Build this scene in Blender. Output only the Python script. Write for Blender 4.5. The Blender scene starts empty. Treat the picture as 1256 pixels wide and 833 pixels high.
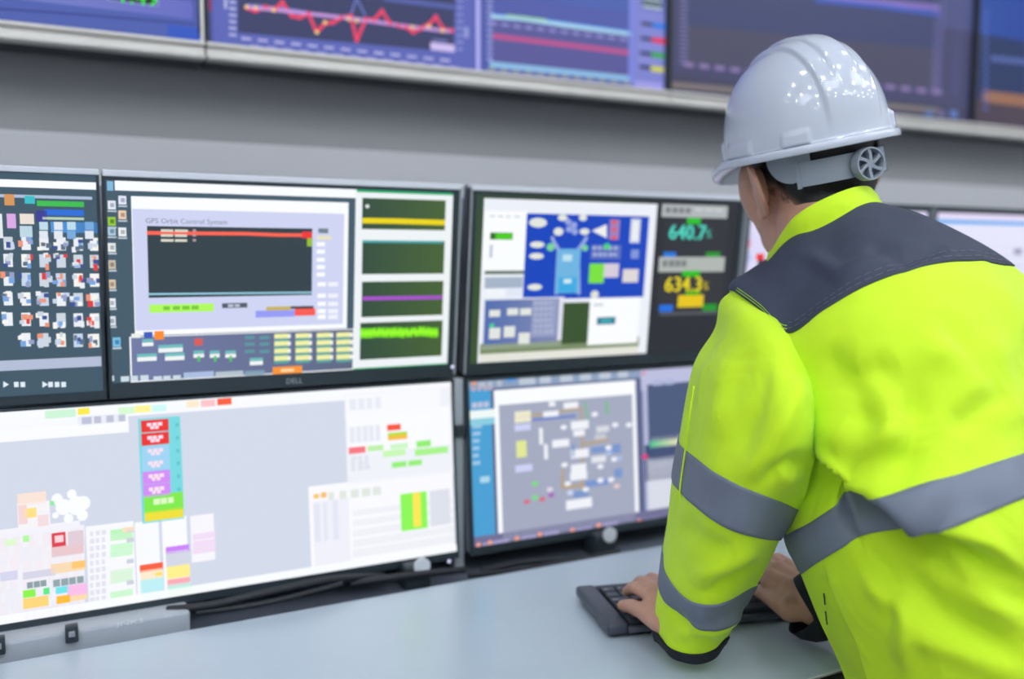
import bpy, bmesh, math, random
import numpy as np
from mathutils import Vector, Matrix
random.seed(7)
rng = np.random.RandomState(11)
SC = bpy.context.scene
COL = SC.collection
R_ = math.radians

# ------------------------------------------------------------------ camera
F_PX, CX, CY = 1100.0, 628.0, 416.5
YAW, PITCH = R_(27.2), R_(5.1)
CAM = np.array([0.0, 0.0, 1.27])
FW = np.array([math.sin(YAW)*math.cos(PITCH), math.cos(YAW)*math.cos(PITCH), -math.sin(PITCH)])
RT = np.array([math.cos(YAW), -math.sin(YAW), 0.0])
UP = np.cross(RT, FW)

def P(x, y, Z):
    return CAM + Z*((x-CX)/F_PX*RT - (y-CY)/F_PX*UP + FW)
def onplane(x, y, n, p0):
    n = np.array(n, float); r = P(x, y, 1.0) - CAM
    return CAM + r*(n @ (np.array(p0, float)-CAM))/(n @ r)
def PZ(x, y, z):
    return onplane(x, y, (0, 0, 1), (0, 0, z))
def depth(p):
    return float((np.array(p)-CAM) @ FW)

cam_d = bpy.data.cameras.new('camera'); cam = bpy.data.objects.new('camera', cam_d); COL.objects.link(cam)
cam.matrix_world = Matrix(((RT[0], UP[0], -FW[0], CAM[0]), (RT[1], UP[1], -FW[1], CAM[1]), (RT[2], UP[2], -FW[2], CAM[2]), (0, 0, 0, 1)))
cam_d.sensor_width = 36; cam_d.lens = F_PX*36/1256; cam_d.clip_start = 0.02; cam_d.clip_end = 60
cam_d.dof.use_dof = True; cam_d.dof.focus_distance = 1.09; cam_d.dof.aperture_fstop = (F_PX*36/1256/1000)/0.0175
SC.camera = cam

# ------------------------------------------------------------------ materials
def lin(c):
    return tuple(((v/255)/12.92 if v/255 <= 0.04045 else ((v/255+0.055)/1.055)**2.4) for v in c)
def mat(name, rgb, rough=0.5, metal=0.0, noise=0.0, nscale=40, bump=0.0, bscale=200, sheen=0.0, coat=0.0, spec=0.5, sss=0.0):
    m = bpy.data.materials.new(name); m.use_nodes = True
    nt = m.node_tree; b = nt.nodes['Principled BSDF']
    c = lin(rgb)
    b.inputs['Base Color'].default_value = (*c, 1); b.inputs['Roughness'].default_value = rough
    b.inputs['Metallic'].default_value = metal; b.inputs['Specular IOR Level'].default_value = spec
    if sheen: b.inputs['Sheen Weight'].default_value = sheen
    if coat: b.inputs['Coat Weight'].default_value = coat; b.inputs['Coat Roughness'].default_value = 0.04
    if sss:
        b.inputs['Subsurface Weight'].default_value = sss; b.inputs['Subsurface Radius'].default_value = (0.012, 0.004, 0.002); b.inputs['Subsurface Scale'].default_value = 0.6
    tc = nt.nodes.new('ShaderNodeTexCoord')
    if noise:
        n = nt.nodes.new('ShaderNodeTexNoise'); n.inputs['Scale'].default_value = nscale; n.inputs['Detail'].default_value = 4
        r = nt.nodes.new('ShaderNodeMixRGB'); r.blend_type = 'MULTIPLY'; r.inputs[0].default_value = 1
        rp = nt.nodes.new('ShaderNodeMapRange'); rp.inputs[1].default_value = .3; rp.inputs[2].default_value = .7
        rp.inputs[3].default_value = 1-noise; rp.inputs[4].default_value = 1
        nt.links.new(tc.outputs['Object'], n.inputs['Vector']); nt.links.new(n.outputs['Fac'], rp.inputs[0])
        r.inputs[1].default_value = (*c, 1); nt.links.new(rp.outputs[0], r.inputs[2]); nt.links.new(r.outputs[0], b.inputs['Base Color'])
    if bump:
        n = nt.nodes.new('ShaderNodeTexNoise'); n.inputs['Scale'].default_value = bscale; n.inputs['Detail'].default_value = 3
        bp = nt.nodes.new('ShaderNodeBump'); bp.inputs['Strength'].default_value = bump; bp.inputs['Distance'].default_value = 0.002
        nt.links.new(tc.outputs['Object'], n.inputs['Vector']); nt.links.new(n.outputs['Fac'], bp.inputs['Height']); nt.links.new(bp.outputs[0], b.inputs['Normal'])
    return m
def emis(name, rgb, s):
    m = bpy.data.materials.new(name); m.use_nodes = True; nt = m.node_tree; nt.nodes.clear()
    e = nt.nodes.new('ShaderNodeEmission'); o = nt.nodes.new('ShaderNodeOutputMaterial')
    e.inputs[0].default_value = (*lin(rgb), 1); e.inputs[1].default_value = s; nt.links.new(e.outputs[0], o.inputs[0]); return m
def screen_mat():
    m = bpy.data.materials.new('lit_display'); m.use_nodes = True; nt = m.node_tree; b = nt.nodes['Principled BSDF']
    a = nt.nodes.new('ShaderNodeAttribute'); a.attribute_name = 'Col'
    b.inputs['Base Color'].default_value = (.008, .008, .009, 1); b.inputs['Roughness'].default_value = .35
    b.inputs['Specular IOR Level'].default_value = .25
    nt.links.new(a.outputs['Color'], b.inputs['Emission Color']); b.inputs['Emission Strength'].default_value = 1.0
    return m
M = dict(
    screen=screen_mat(),
    black=mat('hazed_black_plastic', (44, 56, 64), .45, noise=.1), dark=mat('dark_plastic', (44, 50, 58), .5, noise=.1),  # black lifted towards blue: haze over the bezels put into its colour
    silver=mat('silver_trim', (222, 226, 234), .5, metal=.1), grey=mat('grey_plastic', (150, 155, 162), .45, noise=.06),
    alu=mat('brushed_aluminium', (228, 225, 218), .35, metal=.35, noise=.08, nscale=15),
    wall=mat('grey_wall_paint', (176, 178, 180), .7, noise=.05, nscale=3), walllight=mat('pale_wall_panel', (214, 216, 219), .6, noise=.05, nscale=3),
    white=mat('white_paint', (228, 229, 230), .8, noise=.03, nscale=3), floor=mat('floor_vinyl', (150, 152, 155), .5, noise=.1, nscale=8),
    desk=mat('pale_grey_laminate', (192, 206, 219), .26, noise=.05, nscale=5, spec=.6),
    deskdark=mat('dark_desk_edge', (25, 27, 30), .4), deskwhite=mat('white_edge_strip', (220, 222, 225), .4),
    panel=mat('console_panel_paint', (128, 134, 144), .55, noise=.06, nscale=6), tray=mat('cable_tray_paint', (100, 108, 122), .55, noise=.08),
    cable=mat('black_cable_rubber', (26, 30, 38), .5), strip=mat('grey_trunking', (178, 186, 195), .4, noise=.06),
    label=mat('pale_lettering', (225, 228, 232), .5), logo=mat('silver_lettering', (170, 178, 186), .35, metal=.3),
    led=emis('power_light', (220, 220, 255), 1.2),
    kb=mat('charcoal_keyboard_plastic', (70, 76, 90), .38, noise=.08), kbdark=mat('black_keyboard_base', (30, 34, 40), .4),
    key=mat('charcoal_keycap', (58, 64, 76), .33, noise=.08), legend=mat('white_key_legend', (225, 228, 235), .4),
    hivis=None, navy=mat('navy_twill', (58, 65, 83), .8, noise=.12, nscale=60, bump=.15, bscale=900),
    cuff=mat('black_knit', (26, 30, 40), .85, noise=.15, bump=.3, bscale=500),
    reflect=mat('reflective_tape', (116, 125, 142), .6, metal=.0, noise=.08, nscale=30, bump=.1, bscale=700),
    thread=mat('yellow_thread', (170, 220, 60), .7), threadgrey=mat('grey_thread', (96, 104, 116), .7),
    skin=None, hair=None, trousers=mat('dark_work_trousers', (46, 50, 62), .8, noise=.12), shoe=mat('black_leather', (30, 28, 28), .45),
    helmet=mat('white_gloss_shell', (200, 207, 220), .14, coat=.6, spec=.5), band=mat('grey_band_plastic', (150, 160, 170), .42, noise=.05),
    knobdark=mat('grey_knob_recess', (92, 102, 116), .5),
)
# hi-vis cloth: fluorescent yellow with a fine weave and soft wrinkles
def hivis_mat():
    m = mat('fluorescent_yellow_cloth', (205, 245, 26), .8, sheen=.1)
    nt = m.node_tree; b = nt.nodes['Principled BSDF']; tc = nt.nodes.new('ShaderNodeTexCoord')
    n1 = nt.nodes.new('ShaderNodeTexNoise'); n1.inputs['Scale'].default_value = 11; n1.inputs['Detail'].default_value = 2; n1.inputs['Distortion'].default_value = .8
    n2 = nt.nodes.new('ShaderNodeTexNoise'); n2.inputs['Scale'].default_value = 900
    b1 = nt.nodes.new('ShaderNodeBump'); b1.inputs['Strength'].default_value = .35; b1.inputs['Distance'].default_value = .02
    b2 = nt.nodes.new('ShaderNodeBump'); b2.inputs['Strength'].default_value = .12; b2.inputs['Distance'].default_value = .001
    nt.links.new(tc.outputs['Object'], n1.inputs['Vector']); nt.links.new(tc.outputs['Object'], n2.inputs['Vector'])
    nt.links.new(n1.outputs['Fac'], b1.inputs['Height']); nt.links.new(n2.outputs['Fac'], b2.inputs['Height'])
    nt.links.new(b1.outputs[0], b2.inputs['Normal']); nt.links.new(b2.outputs[0], b.inputs['Normal'])
    return m
M['hivis'] = hivis_mat()
M['skin'] = mat('tan_skin', (206, 156, 132), .5, noise=.1, nscale=60, bump=.12, bscale=320, sss=.12)

# ------------------------------------------------------------------ object helpers
def tag(o, label=None, cat=None, group=None, kind=None):
    if label: o['label'] = label
    if cat: o['category'] = cat
    if group: o['group'] = group
    if kind: o['kind'] = kind
    return o
def empty(name, loc, label=None, cat=None, group=None):
    o = bpy.data.objects.new(name, None); COL.objects.link(o); o.location = Vector(loc); o.empty_display_size = .02
    return tag(o, label, cat, group)
def wloc(o):
    v = Vector((0, 0, 0))
    while o is not None: v += o.location; o = o.parent
    return v
def build(name, verts, faces, m, parent=None, smooth=False, origin=None, mats=None, fmat=None):
    """world-space vertices -> one mesh object"""
    if parent is not None: base = wloc(parent)
    else: base = Vector((0, 0, 0))
    org = Vector(origin) if origin is not None else (base if parent is not None else Vector((0, 0, 0)))
    me = bpy.data.meshes.new(name)
    vv = [(v[0]-org[0], v[1]-org[1], v[2]-org[2]) for v in verts]
    me.from_pydata(vv, [], [list(map(int, f)) for f in faces]); me.update()
    for x in (mats or [m]): me.materials.append(x)
    if fmat is not None: me.polygons.foreach_set('material_index', list(map(int, fmat)))
    me.polygons.foreach_set('use_smooth', [bool(smooth)]*len(me.polygons))
    o = bpy.data.objects.new(name, me); COL.objects.link(o)
    o.location = org-base
    if parent is not None: o.parent = parent
    return o
class MB:
    def __init__(s): s.v = []; s.f = []; s.m = []
    def add(s, v, f, mi=0):
        k = len(s.v); s.v += [tuple(map(float, p)) for p in v]; s.f += [[i+k for i in q] for q in f]; s.m += [mi]*len(f); return s
    def box(s, c, size, bev=0.0, rot=None, seg=2, mi=0):
        bm = bmesh.new(); bmesh.ops.create_cube(bm, size=1)
        for v in bm.verts: v.co = Vector((v.co[0]*size[0], v.co[1]*size[1], v.co[2]*size[2]))
        if bev: bmesh.ops.bevel(bm, geom=bm.edges[:], offset=bev, segments=seg, affect='EDGES', profile=.5)
        bm.verts.ensure_lookup_table(); bm.verts.index_update()
        vs = []
        for v in bm.verts:
            p = v.co.copy()
            if rot is not None: p = rot @ p
            vs.append((p[0]+c[0], p[1]+c[1], p[2]+c[2]))
        fs = [[v.index for v in f.verts] for f in bm.faces]; bm.free()
        return s.add(vs, fs, mi)
    def tube(s, pts, r, n=10, mi=0, cap=True):
        pts = [Vector(p) for p in pts]; rr = r if hasattr(r, '__len__') else [r]*len(pts)
        k = len(s.v); nrm = None
        for i, p in enumerate(pts):
            t = (pts[min(i+1, len(pts)-1)]-pts[max(i-1, 0)]).normalized()
            if nrm is None:
                nrm = t.orthogonal().normalized()
            nrm = (nrm-t*nrm.dot(t)).normalized(); b = t.cross(nrm)
            for j in range(n):
                a = 2*math.pi*j/n; s.v.append(tuple(p+float(rr[i])*(math.cos(a)*nrm+math.sin(a)*b)))
        for i in range(len(pts)-1):
            for j in range(n):
                s.f.append([k+i*n+j, k+i*n+(j+1) % n, k+(i+1)*n+(j+1) % n, k+(i+1)*n+j]); s.m.append(mi)
        if cap:
            s.f.append([k+j for j in range(n)][::-1]); s.m.append(mi)
            s.f.append([k+(len(pts)-1)*n+j for j in range(n)]); s.m.append(mi)
        return s
    def ell(s, c, r, B=None, nu=24, nv=16, mi=0):
        vs = []; fs = []
        for i in range(nv+1):
            th = math.pi*i/nv
            for j in range(nu):
                ph = 2*math.pi*j/nu
                p = Vector((r[0]*math.sin(th)*math.cos(ph), r[1]*math.sin(th)*math.sin(ph), r[2]*math.cos(th)))
                if B is not None: p = B @ p
                vs.append((p[0]+c[0], p[1]+c[1], p[2]+c[2]))
        for i in range(nv):
            for j in range(nu):
                fs.append([i*nu+j, (i+1)*nu+j, (i+1)*nu+(j+1) % nu, i*nu+(j+1) % nu])
        return s.add(vs, fs, mi)
    def capsule(s, a, b, ra, rb, n=16, mi=0):
        a = Vector(a); b = Vector(b); d = b-a; L = d.length; t = d/L; q = t.orthogonal().normalized(); w = t.cross(q)
        prof = [(-ra*math.cos(x), ra*math.sin(x)) for x in np.linspace(0.001, math.pi/2, 6)] + [(L+rb*math.sin(x), rb*math.cos(x)) for x in np.linspace(0, math.pi/2-.001, 6)]
        vs = []; fs = []
        for (h, r) in prof:
            h, r = float(h), float(r)
            for j in range(n):
                an = 2*math.pi*j/n; vs.append(tuple(a+t*h+r*(math.cos(an)*q+math.sin(an)*w)))
        m_ = len(prof)
        for i in range(m_-1):
            for j in range(n): fs.append([i*n+j, i*n+(j+1) % n, (i+1)*n+(j+1) % n, (i+1)*n+j])
        fs.append(list(range(n))[::-1]); fs.append([(m_-1)*n+j for j in range(n)])
        return s.add(vs, fs, mi)
    def build(s, name, m, parent=None, smooth=False, origin=None, mats=None):
        return build(name, s.v, s.f, m, parent, smooth, origin, mats, s.m if mats else None)
def smooth_by_angle(o, ang=40):
    me = o.data; me.polygons.foreach_set('use_smooth', [True]*len(me.polygons))
    bm = bmesh.new(); bm.from_mesh(me)
    for e in bm.edges:
        if len(e.link_faces) == 2 and e.calc_face_angle(0) > R_(ang): e.smooth = False
    bm.to_mesh(me); bm.free(); return o
_text_cache = {}
def text2d(s):
    """2-D triangles of a word: unit capital height, left aligned on the baseline"""
    if s in _text_cache: return _text_cache[s]
    cu = bpy.data.curves.new('t', 'FONT'); cu.body = s; cu.size = 1.0; cu.resolution_u = 2
    o = bpy.data.objects.new('t', cu); COL.objects.link(o)
    dg = bpy.context.evaluated_depsgraph_get(); dg.update()
    me = bpy.data.meshes.new_from_object(o.evaluated_get(dg))
    v = np.array([(p.co[0], p.co[1]) for p in me.vertices]) if len(me.vertices) else np.zeros((0, 2))
    f = [list(p.vertices) for p in me.polygons]
    bpy.data.objects.remove(o); bpy.data.curves.remove(cu); bpy.data.meshes.remove(me)
    if len(v): v = v/0.69
    _text_cache[s] = (v, f); return v, f

# ------------------------------------------------------------------ lit displays
class Display:
    """picture shown on a screen: flat coloured patches in the screen's own right/up axes"""
    def __init__(s, tl, r, u, w, h):
        s.tl = np.array(tl, float); s.r = np.array(r, float); s.u = np.array(u, float); s.w = w; s.h = h
        s.n = np.cross(s.r, s.u); s.V = []; s.F = []; s.C = []
        if s.n @ (CAM-s.tl) < 0: s.n = -s.n
    def uv(s, x, y):
        p = onplane(x, y, s.n, s.tl)-s.tl
        return float(p @ s.r), float(-(p @ s.u))
    def _pt(s, a, b, L): return tuple(s.tl+s.r*a-s.u*b+s.n*(0.0005*L))
    def poly(s, pts, c, L=1, cols=None):
        k = len(s.V); pts = [(min(max(a, 0), s.w), min(max(b, 0), s.h)) for a, b in pts]
        s.V += [s._pt(a, b, L) for a, b in pts]; s.F.append([k+i for i in range(len(pts))])
        s.C.append([lin(q) for q in cols] if cols else [lin(c)]*len(pts))
    def rect_uv(s, a0, b0, a1, b1, c, L=1):
        a0, a1 = max(a0, 0), min(a1, s.w); b0, b1 = max(b0, 0), min(b1, s.h)
        if a1 > a0 and b1 > b0: s.poly([(a0, b0), (a0, b1), (a1, b1), (a1, b0)], c, L)
    def rect(s, x0, y0, x1, y1, c, L=1):
        a0, b0 = s.uv(x0, y0); a1, b1 = s.uv(x1, y1); s.rect_uv(a0, b0, a1, b1, c, L)
    def grad(s, x0, y0, x1, y1, cl, cr, L=1):
        a0, b0 = s.uv(x0, y0); a1, b1 = s.uv(x1, y1)
        s.poly([(a0, b0), (a0, b1), (a1, b1), (a1, b0)], cl, L, [cl, cl, cr, cr])
    def words(s, x0, y0, x1, y1, c, n=6, L=3, gap=.35):
        a0, b0 = s.uv(x0, y0); a1, b1 = s.uv(x1, y1); st = (a1-a0)/n
        for i in range(n):
            q = st*(1-gap*random.uniform(.5, 1.4)); s.rect_uv(a0+i*st, b0, a0+i*st+q, b1, c, L)
    def dot(s, x, y, rpx, c, L=4, n=12, ry=None):
        a, b = s.uv(x, y); a2, _ = s.uv(x+rpx, y); _, b2 = s.uv(x, y+(ry or rpx)); ra = a2-a; rb = b2-b
        s.poly([(a+ra*math.cos(2*math.pi*i/n), b-rb*math.sin(2*math.pi*i/n)) for i in range(n)], c, L)
    def line(s, pts, wpx, c, L=3):
        q = [s.uv(*p) for p in pts]; a2, _ = s.uv(pts[0][0]+wpx, pts[0][1]); hw = (a2-q[0][0])/2
        for (a, b), (a1, b1) in zip(q[:-1], q[1:]):
            d = math.hypot(a1-a, b1-b) or 1; nx, ny = -(b1-b)/d*hw, (a1-a)/d*hw
            s.poly([(a+nx, b+ny), (a1+nx, b1+ny), (a1-nx, b1-ny), (a-nx, b-ny)], c, L)
    def text(s, x, y, hpx, t, c, L=5):
        a, b = s.uv(x, y); _, b2 = s.uv(x, y-hpx); hh = b-b2
        v, f = text2d(t); k = len(s.V)
        s.V += [s._pt(a+p[0]*hh, b-p[1]*hh, L) for p in v]
        for q in f: s.F.append([k+i for i in q]); s.C.append([lin(c)]*len(q))
    def build(s, parent, name='screen'):
        o = build(name, s.V, s.F, M['screen'], parent)
        me = o.data; at = me.color_attributes.new('Col', 'FLOAT_COLOR', 'CORNER')
        flat = [x for cc in s.C for c in cc for x in (*c, 1.0)]
        at.data.foreach_set('color', flat); return o

def frame_mb(d, out, ins, n0, n1, mi=0, mb=None):
    """rectangular ring in display d's plane: out/ins = (left, top, right, bottom) rectangles in display units"""
    mb = mb or MB()
    def bar(a0, b0, a1, b1):
        vs = []
        for nn in (n0, n1):
            for a, b in ((a0, b0), (a1, b0), (a1, b1), (a0, b1)): vs.append(d.tl+d.r*a-d.u*b+d.n*nn)
        mb.add(vs, [[0, 1, 2, 3], [7, 6, 5, 4], [0, 4, 5, 1], [1, 5, 6, 2], [2, 6, 7, 3], [3, 7, 4, 0]], mi)
    bar(out[0], out[1], out[2], ins[1]); bar(out[0], ins[3], out[2], out[3])
    bar(out[0], ins[1], ins[0], ins[3]); bar(ins[2], ins[1], out[2], ins[3]); return mb
def slab_mb(d, a0, b0, a1, b1, n0, n1, bev=.003):
    mb = MB(); Mx = Matrix((Vector(d.r), Vector(d.u), Vector(d.n))).transposed()
    c = d.tl+d.r*(a0+a1)/2-d.u*(b0+b1)/2+d.n*(n0+n1)/2
    return mb.box(c, (a1-a0, b1-b0, abs(n1-n0)), bev, Mx)

# ------------------------------------------------------------------ the room
WALL_Y = 1.93
def struct(name, mb, m): return tag(mb.build(name, m), kind='structure')
struct('floor', MB().box((1, -.3, -.05), (7, 4.7, .1)), M['floor'])
struct('wall_back', MB().box((1, WALL_Y+.06, 1.4), (7, .12, 2.9)), M['wall'])
struct('wall_left', MB().box((-2.5, -.3, 1.4), (.1, 4.6, 2.9)), M['white'])
struct('wall_right', MB().box((4.5, -.3, 1.4), (.1, 4.6, 2.9)), M['white'])
struct('wall_front', MB().box((1, -2.6, 1.4), (7, .1, 2.9)), M['white'])
struct('ceiling', MB().box((1, -.3, 2.85), (7, 4.7, .1)), M['white'])
# pale horizontal panel strip along the wall behind the monitors
za = onplane(0, 158, (0, 1, 0), (0, WALL_Y-.03, 0))[2]
struct('trim_1', MB().box((1, WALL_Y-.015, za-.2), (6.9, .03, .4), .004), M['walllight'])

def fill_panel(x, y, sx, sy, label):  # unseen panels added to soften the light of the downlights
    t = empty('added_fill_panel', (x, y, 2.8), label, 'light', 'added ceiling fill-light panels')
    frame = MB(); 
    for cx_, cy_, w_, h_ in ((x, y-sy/2, sx+.04, .03), (x, y+sy/2, sx+.04, .03), (x-sx/2, y, .03, sy), (x+sx/2, y, .03, sy)):
        frame.box((cx_, cy_, 2.79), (w_, h_, .03), .003)
    frame.build('frame', M['white'], t)
    MB().box((x, y, 2.793), (sx-.03, sy-.03, .01)).build('diffuser', PANEL, t)
PANEL = emis('fill_panel_glow', (240, 246, 255), 4.2)
for x, y, w in ((-1.2, -.4, 'behind the camera on the left'), (.5, -.5, 'right above the camera'), (2.2, -.4, 'behind the person on the right'), (-.6, -1.7, 'at the rear of the room, left'), (1.6, -1.7, 'at the rear of the room, right'), (3.4, .3, 'by the right-hand wall')):
    fill_panel(x, y, 1.1, .55, 'white framed fill-light panel added on the ceiling '+w)
LAMP = emis('downlight_lamp', (244, 248, 255), 80.0)
for i in range(9):
    for j in range(5):
        x, y = -1.9+i*.72+.2*(j % 2), -2.0+j*.66
        t = empty('downlight', (x, y, 2.8), 'small round recessed downlight among rows in the white ceiling', 'light', 'round ceiling downlights')
        MB().tube([(x, y, 2.805), (x, y, 2.785)], .062, 24).build('ring', M['silver'], t)
        MB().tube([(x, y, 2.79), (x, y, 2.783)], .05, 20).build('lamp', LAMP, t)

# ------------------------------------------------------------------ monitor wall
Y0, ZS = 1.385, 1.074
TU, TL_ = R_(6.0), R_(4.0)
UPPER = (np.array([0, -math.sin(TU), math.cos(TU)]), np.array([0., Y0, ZS]))
LOWER = (np.array([0, math.sin(TL_), math.cos(TL_)]), np.array([0., Y0, ZS]))
RX = np.array([1., 0, 0])
def row_point(row, x, y):
    u, p0 = row; n = np.cross(RX, u); p = onplane(x, y, n, p0)
    return p[0], (p-p0) @ u
def monitor(row, x0, x1, z0, z1, label, bez, trim_top, logo=None, group='computer monitors of the console', mount=True):
    """outer rectangle x0..x1 by z0..z1 along the row's tilted plane; bez = (left, top, right, bottom) border widths"""
    u, p0 = row
    tl = p0+RX*x0+u*z1; w, h = x1-x0, z1-z0
    d = Display(tl+RX*bez[0]-u*bez[1], RX, u, w-bez[0]-bez[2], h-bez[1]-bez[3])
    base = tl+RX*w/2-u*h
    t = empty('computer_monitor', base, label, 'monitor', group)
    o4 = (-bez[0], -bez[1], d.w+bez[2], d.h+bez[3])
    ho = slab_mb(d, o4[0], o4[1], o4[2], o4[3], -.028, -.0015, .006); ho.build('housing', M['panel'], t)
    bz = frame_mb(d, (o4[0], o4[1]+trim_top, o4[2], o4[3]), (0, 0, d.w, d.h), -.004, .003)
    bz.build('bezel', M['black'], t)
    for sd_, xx in ((0, o4[0]), (2, o4[2]-.0045)):
        if bez[sd_] >= .01: slab_mb(d, xx, o4[1]+.004, xx+.0045, o4[3]-.004, -.01, .0045, .0012).build('edge_trim', M['grey'], t)
    if trim_top:
        slab_mb(d, o4[0], o4[1], o4[2], o4[1]+trim_top, -.01, .0045, .0015).build('edge_trim', M['silver'], t)
    slab_mb(d, d.w/2-.1, d.h/2-.06, d.w/2+.1, d.h/2+.06, -.05, -.026, .006).build('rear_box', M['dark'], t)
    if mount:
        c = d.tl+RX*d.w/2-d.u*d.h/2-d.n*.05
        MB().tube([c, (c[0], 1.478, c[2])], .025, 16).build('mount_arm', M['dark'], t)
    d.root = t; d.bez = bez
    d.rect_uv(0, 0, d.w, d.h, (64, 88, 104), 0)
    if logo:
        v, f = text2d(logo); hh = .008; wd = v[:, 0].max()*hh; a = d.w/2-wd/2+.0; b = d.h+bez[3]*.72
        build('logo', [d.tl+d.r*(a+p[0]*hh)-d.u*(b-p[1]*hh)+d.n*.0036 for p in v], f, M['logo'], t)
    return d
zt_u = row_point(UPPER, 350, 217)[1]; zb_u = row_point(UPPER, 350, 475)[1]
zt_l = row_point(LOWER, 350, 479)[1]; zb_l = row_point(LOWER, 350, 719)[1]
xm2, xm2b = row_point(UPPER, 129.5, 340)[0], row_point(UPPER, 562, 340)[0]
xm3, xm3b = row_point(UPPER, 572, 340)[0], row_point(UPPER, 907, 330)[0]
xm5, xm7 = row_point(UPPER, 911, 300)[0], row_point(UPPER, 1145, 260)[0]
xm4b = row_point(LOWER, 559, 580)[0]; xm6 = row_point(LOWER, 574, 580)[0]
GU, GL = 'upper row of monitors', 'lower row of wide monitors'
m1 = monitor(UPPER, xm2-.004-.545, xm2-.004, zb_u, zt_u, 'monitor at the left edge of the upper row, showing a dark desktop crowded with icons', (.01, .009, .004, .012), .008, None, GU)
m2 = monitor(UPPER, xm2, xm2b, zb_u, zt_u, 'upper monitor showing a red line chart window beside four green traces', (.004, .014, .015, .022), .009, 'DELL', GU)
m3 = monitor(UPPER, xm3, xm3b, zb_u, zt_u, 'upper monitor with a blue process diagram and cyan and yellow digital readouts', (.012, .014, .014, .02), .009, None, GU)
m5 = monitor(UPPER, xm5, xm7-.006, zb_u, zt_u-.004, 'upper monitor with a pale lavender page half hidden behind the person', (.012, .014, .014, .02), 0, None, GU)
m7 = monitor(UPPER, xm7, xm7+.55, zb_u, zt_u-.004, 'white and lavender monitor showing above the right shoulder of the yellow jacket', (.012, .014, .014, .02), 0, None, GU)
m4 = monitor(LOWER, xm4b-.69, xm4b, zb_l, zt_l, 'large bright white spreadsheet monitor at lower left, standing over the grey trunking', (.004, .004, .004, .012), 0, None, GL)
m6 = monitor(LOWER, xm6, xm6+.69, zb_l, zt_l, 'lower monitor with a blue sidebar and grey diagram page, left of the yellow sleeve', (.006, .006, .006, .014), 0, None, GL)

W = (250, 252, 255)
# --- m1: desktop full of icons
d = m1; d.rect(-90, 207, 125, 215, (196, 206, 216), 1); d.rect(-90, 216.5, 124.5, 233, W, 2)
d.rect(-90, 235.5, 113, 245, (176, 192, 218), 1); d.rect(30, 240, 43, 250, (60, 190, 200), 3); d.rect(5, 238, 18, 252, (215, 150, 90), 3)
d.rect(45, 246, 103, 254, (60, 190, 80), 3); d.rect(54, 256.5, 103, 265, (40, 110, 215), 3); d.rect(52, 266, 103, 270, (185, 210, 190), 3)
d.grad(62, 272, 120, 286, (80, 150, 220), (60, 120, 180), 2); d.rect(44, 258, 58, 272, (60, 60, 150), 3); d.rect(8, 262, 20, 280, (220, 170, 230), 3)
d.rect(24, 262, 42, 275, (235, 225, 215), 3); d.rect(24, 277, 40, 291, (190, 215, 230), 3); d.rect(-6, 262, 4, 292, (230, 235, 240), 3)
for y in (272, 283):
    for x in (48, 66, 82, 104): d.rect(x, y, x+11, y+10, random.choice([(225, 232, 240), (190, 220, 235), (120, 170, 220)]), 4)
pal = [(235, 240, 245), (205, 215, 225), (226, 60, 60), (120, 165, 225), (60, 80, 150), (200, 215, 235), (235, 150, 120), (150, 160, 200), (90, 110, 130), (245, 245, 240)]
for y in (300, 321, 344, 368, 393, 418):
    for i, x in enumerate((-30, -10, 8, 30, 52, 73, 94, 114)):
        if y == 418 and x < 28: continue
        yy = y+(x-60)*.012
        d.rect(x-4, yy-9, x+8, yy+7, random.choice(pal[:2]+pal[5:6]+[pal[9]]), 2)
        for k in range(5):
            qx, qy = x+random.uniform(-7, 7), yy+random.uniform(-9, 5)
            d.rect(qx-2, qy-2, qx+random.uniform(2, 6), qy+random.uniform(2, 6), random.choice(pal), 3+k % 3)
d.rect(-90, 446.5, 124.5, 449, (180, 190, 215), 2)
for x in (20, 28, 62, 70, 78): d.rect(x-3, 468.5, x+3, 474.5, (225, 238, 248), 2)
for x in (7, 55): d.poly([d.uv(x-3, 467.5), d.uv(x-3, 475.5), d.uv(x+4, 471.5)], (225, 238, 248), 2)
# --- m2: chart windows
d = m2; d.rect_uv(0, 0, d.w, d.h, (66, 90, 106), 1)
d.rect(134, 212, 155, 218.5, (186, 200, 205), 2); d.rect(140.5, 221.5, 438, 243, W, 2); d.rect(131, 222, 139, 234, (130, 185, 220), 2)
for x, y, c in ((137, 252, (225, 235, 245)), (150, 246, (225, 230, 250)), (150, 264, (235, 205, 180)), (137, 272, (150, 200, 60)), (137, 284, (170, 200, 220)), (150, 285, (235, 238, 240)), (137, 304, (230, 235, 235)), (137, 325, (200, 190, 170)), (137, 349, (220, 200, 170)), (137, 372, (235, 240, 245)), (137, 394, (220, 228, 235)), (143, 420, (120, 190, 230))):
    d.rect(x-5, y-6, x+5, y+5, c, 2); d.rect(x-2, y-3, x+3, y+2, tuple(max(0, v-60) for v in c), 3); d.rect(x-5, y+6, x+6, y+8, (190, 205, 215), 2)
d.rect(160.5, 240.5, 425, 402.5, W, 3); d.rect(162, 256, 420, 397, (206, 212, 242), 4)
d.text(178, 273.5, 6.2, 'GPS Orbit Control System', (120, 130, 145), 6)
d.rect(180, 277, 382, 361.5, (48, 62, 70), 5)
d.line([(180, 285.5), (230, 286), (300, 286.5), (340, 288), (382, 288.5)], 5, (250, 100, 80), 6)
d.rect(370, 284, 382, 292, (240, 50, 50), 7); d.rect(376, 292, 382, 302, (150, 190, 40), 7)
for y in (281, 287, 293): d.words(197, y, 231, y+3.5, (215, 215, 200), 2, 7, .1); d.rect(236, y, 240, y+3, (180, 150, 160), 7)
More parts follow.
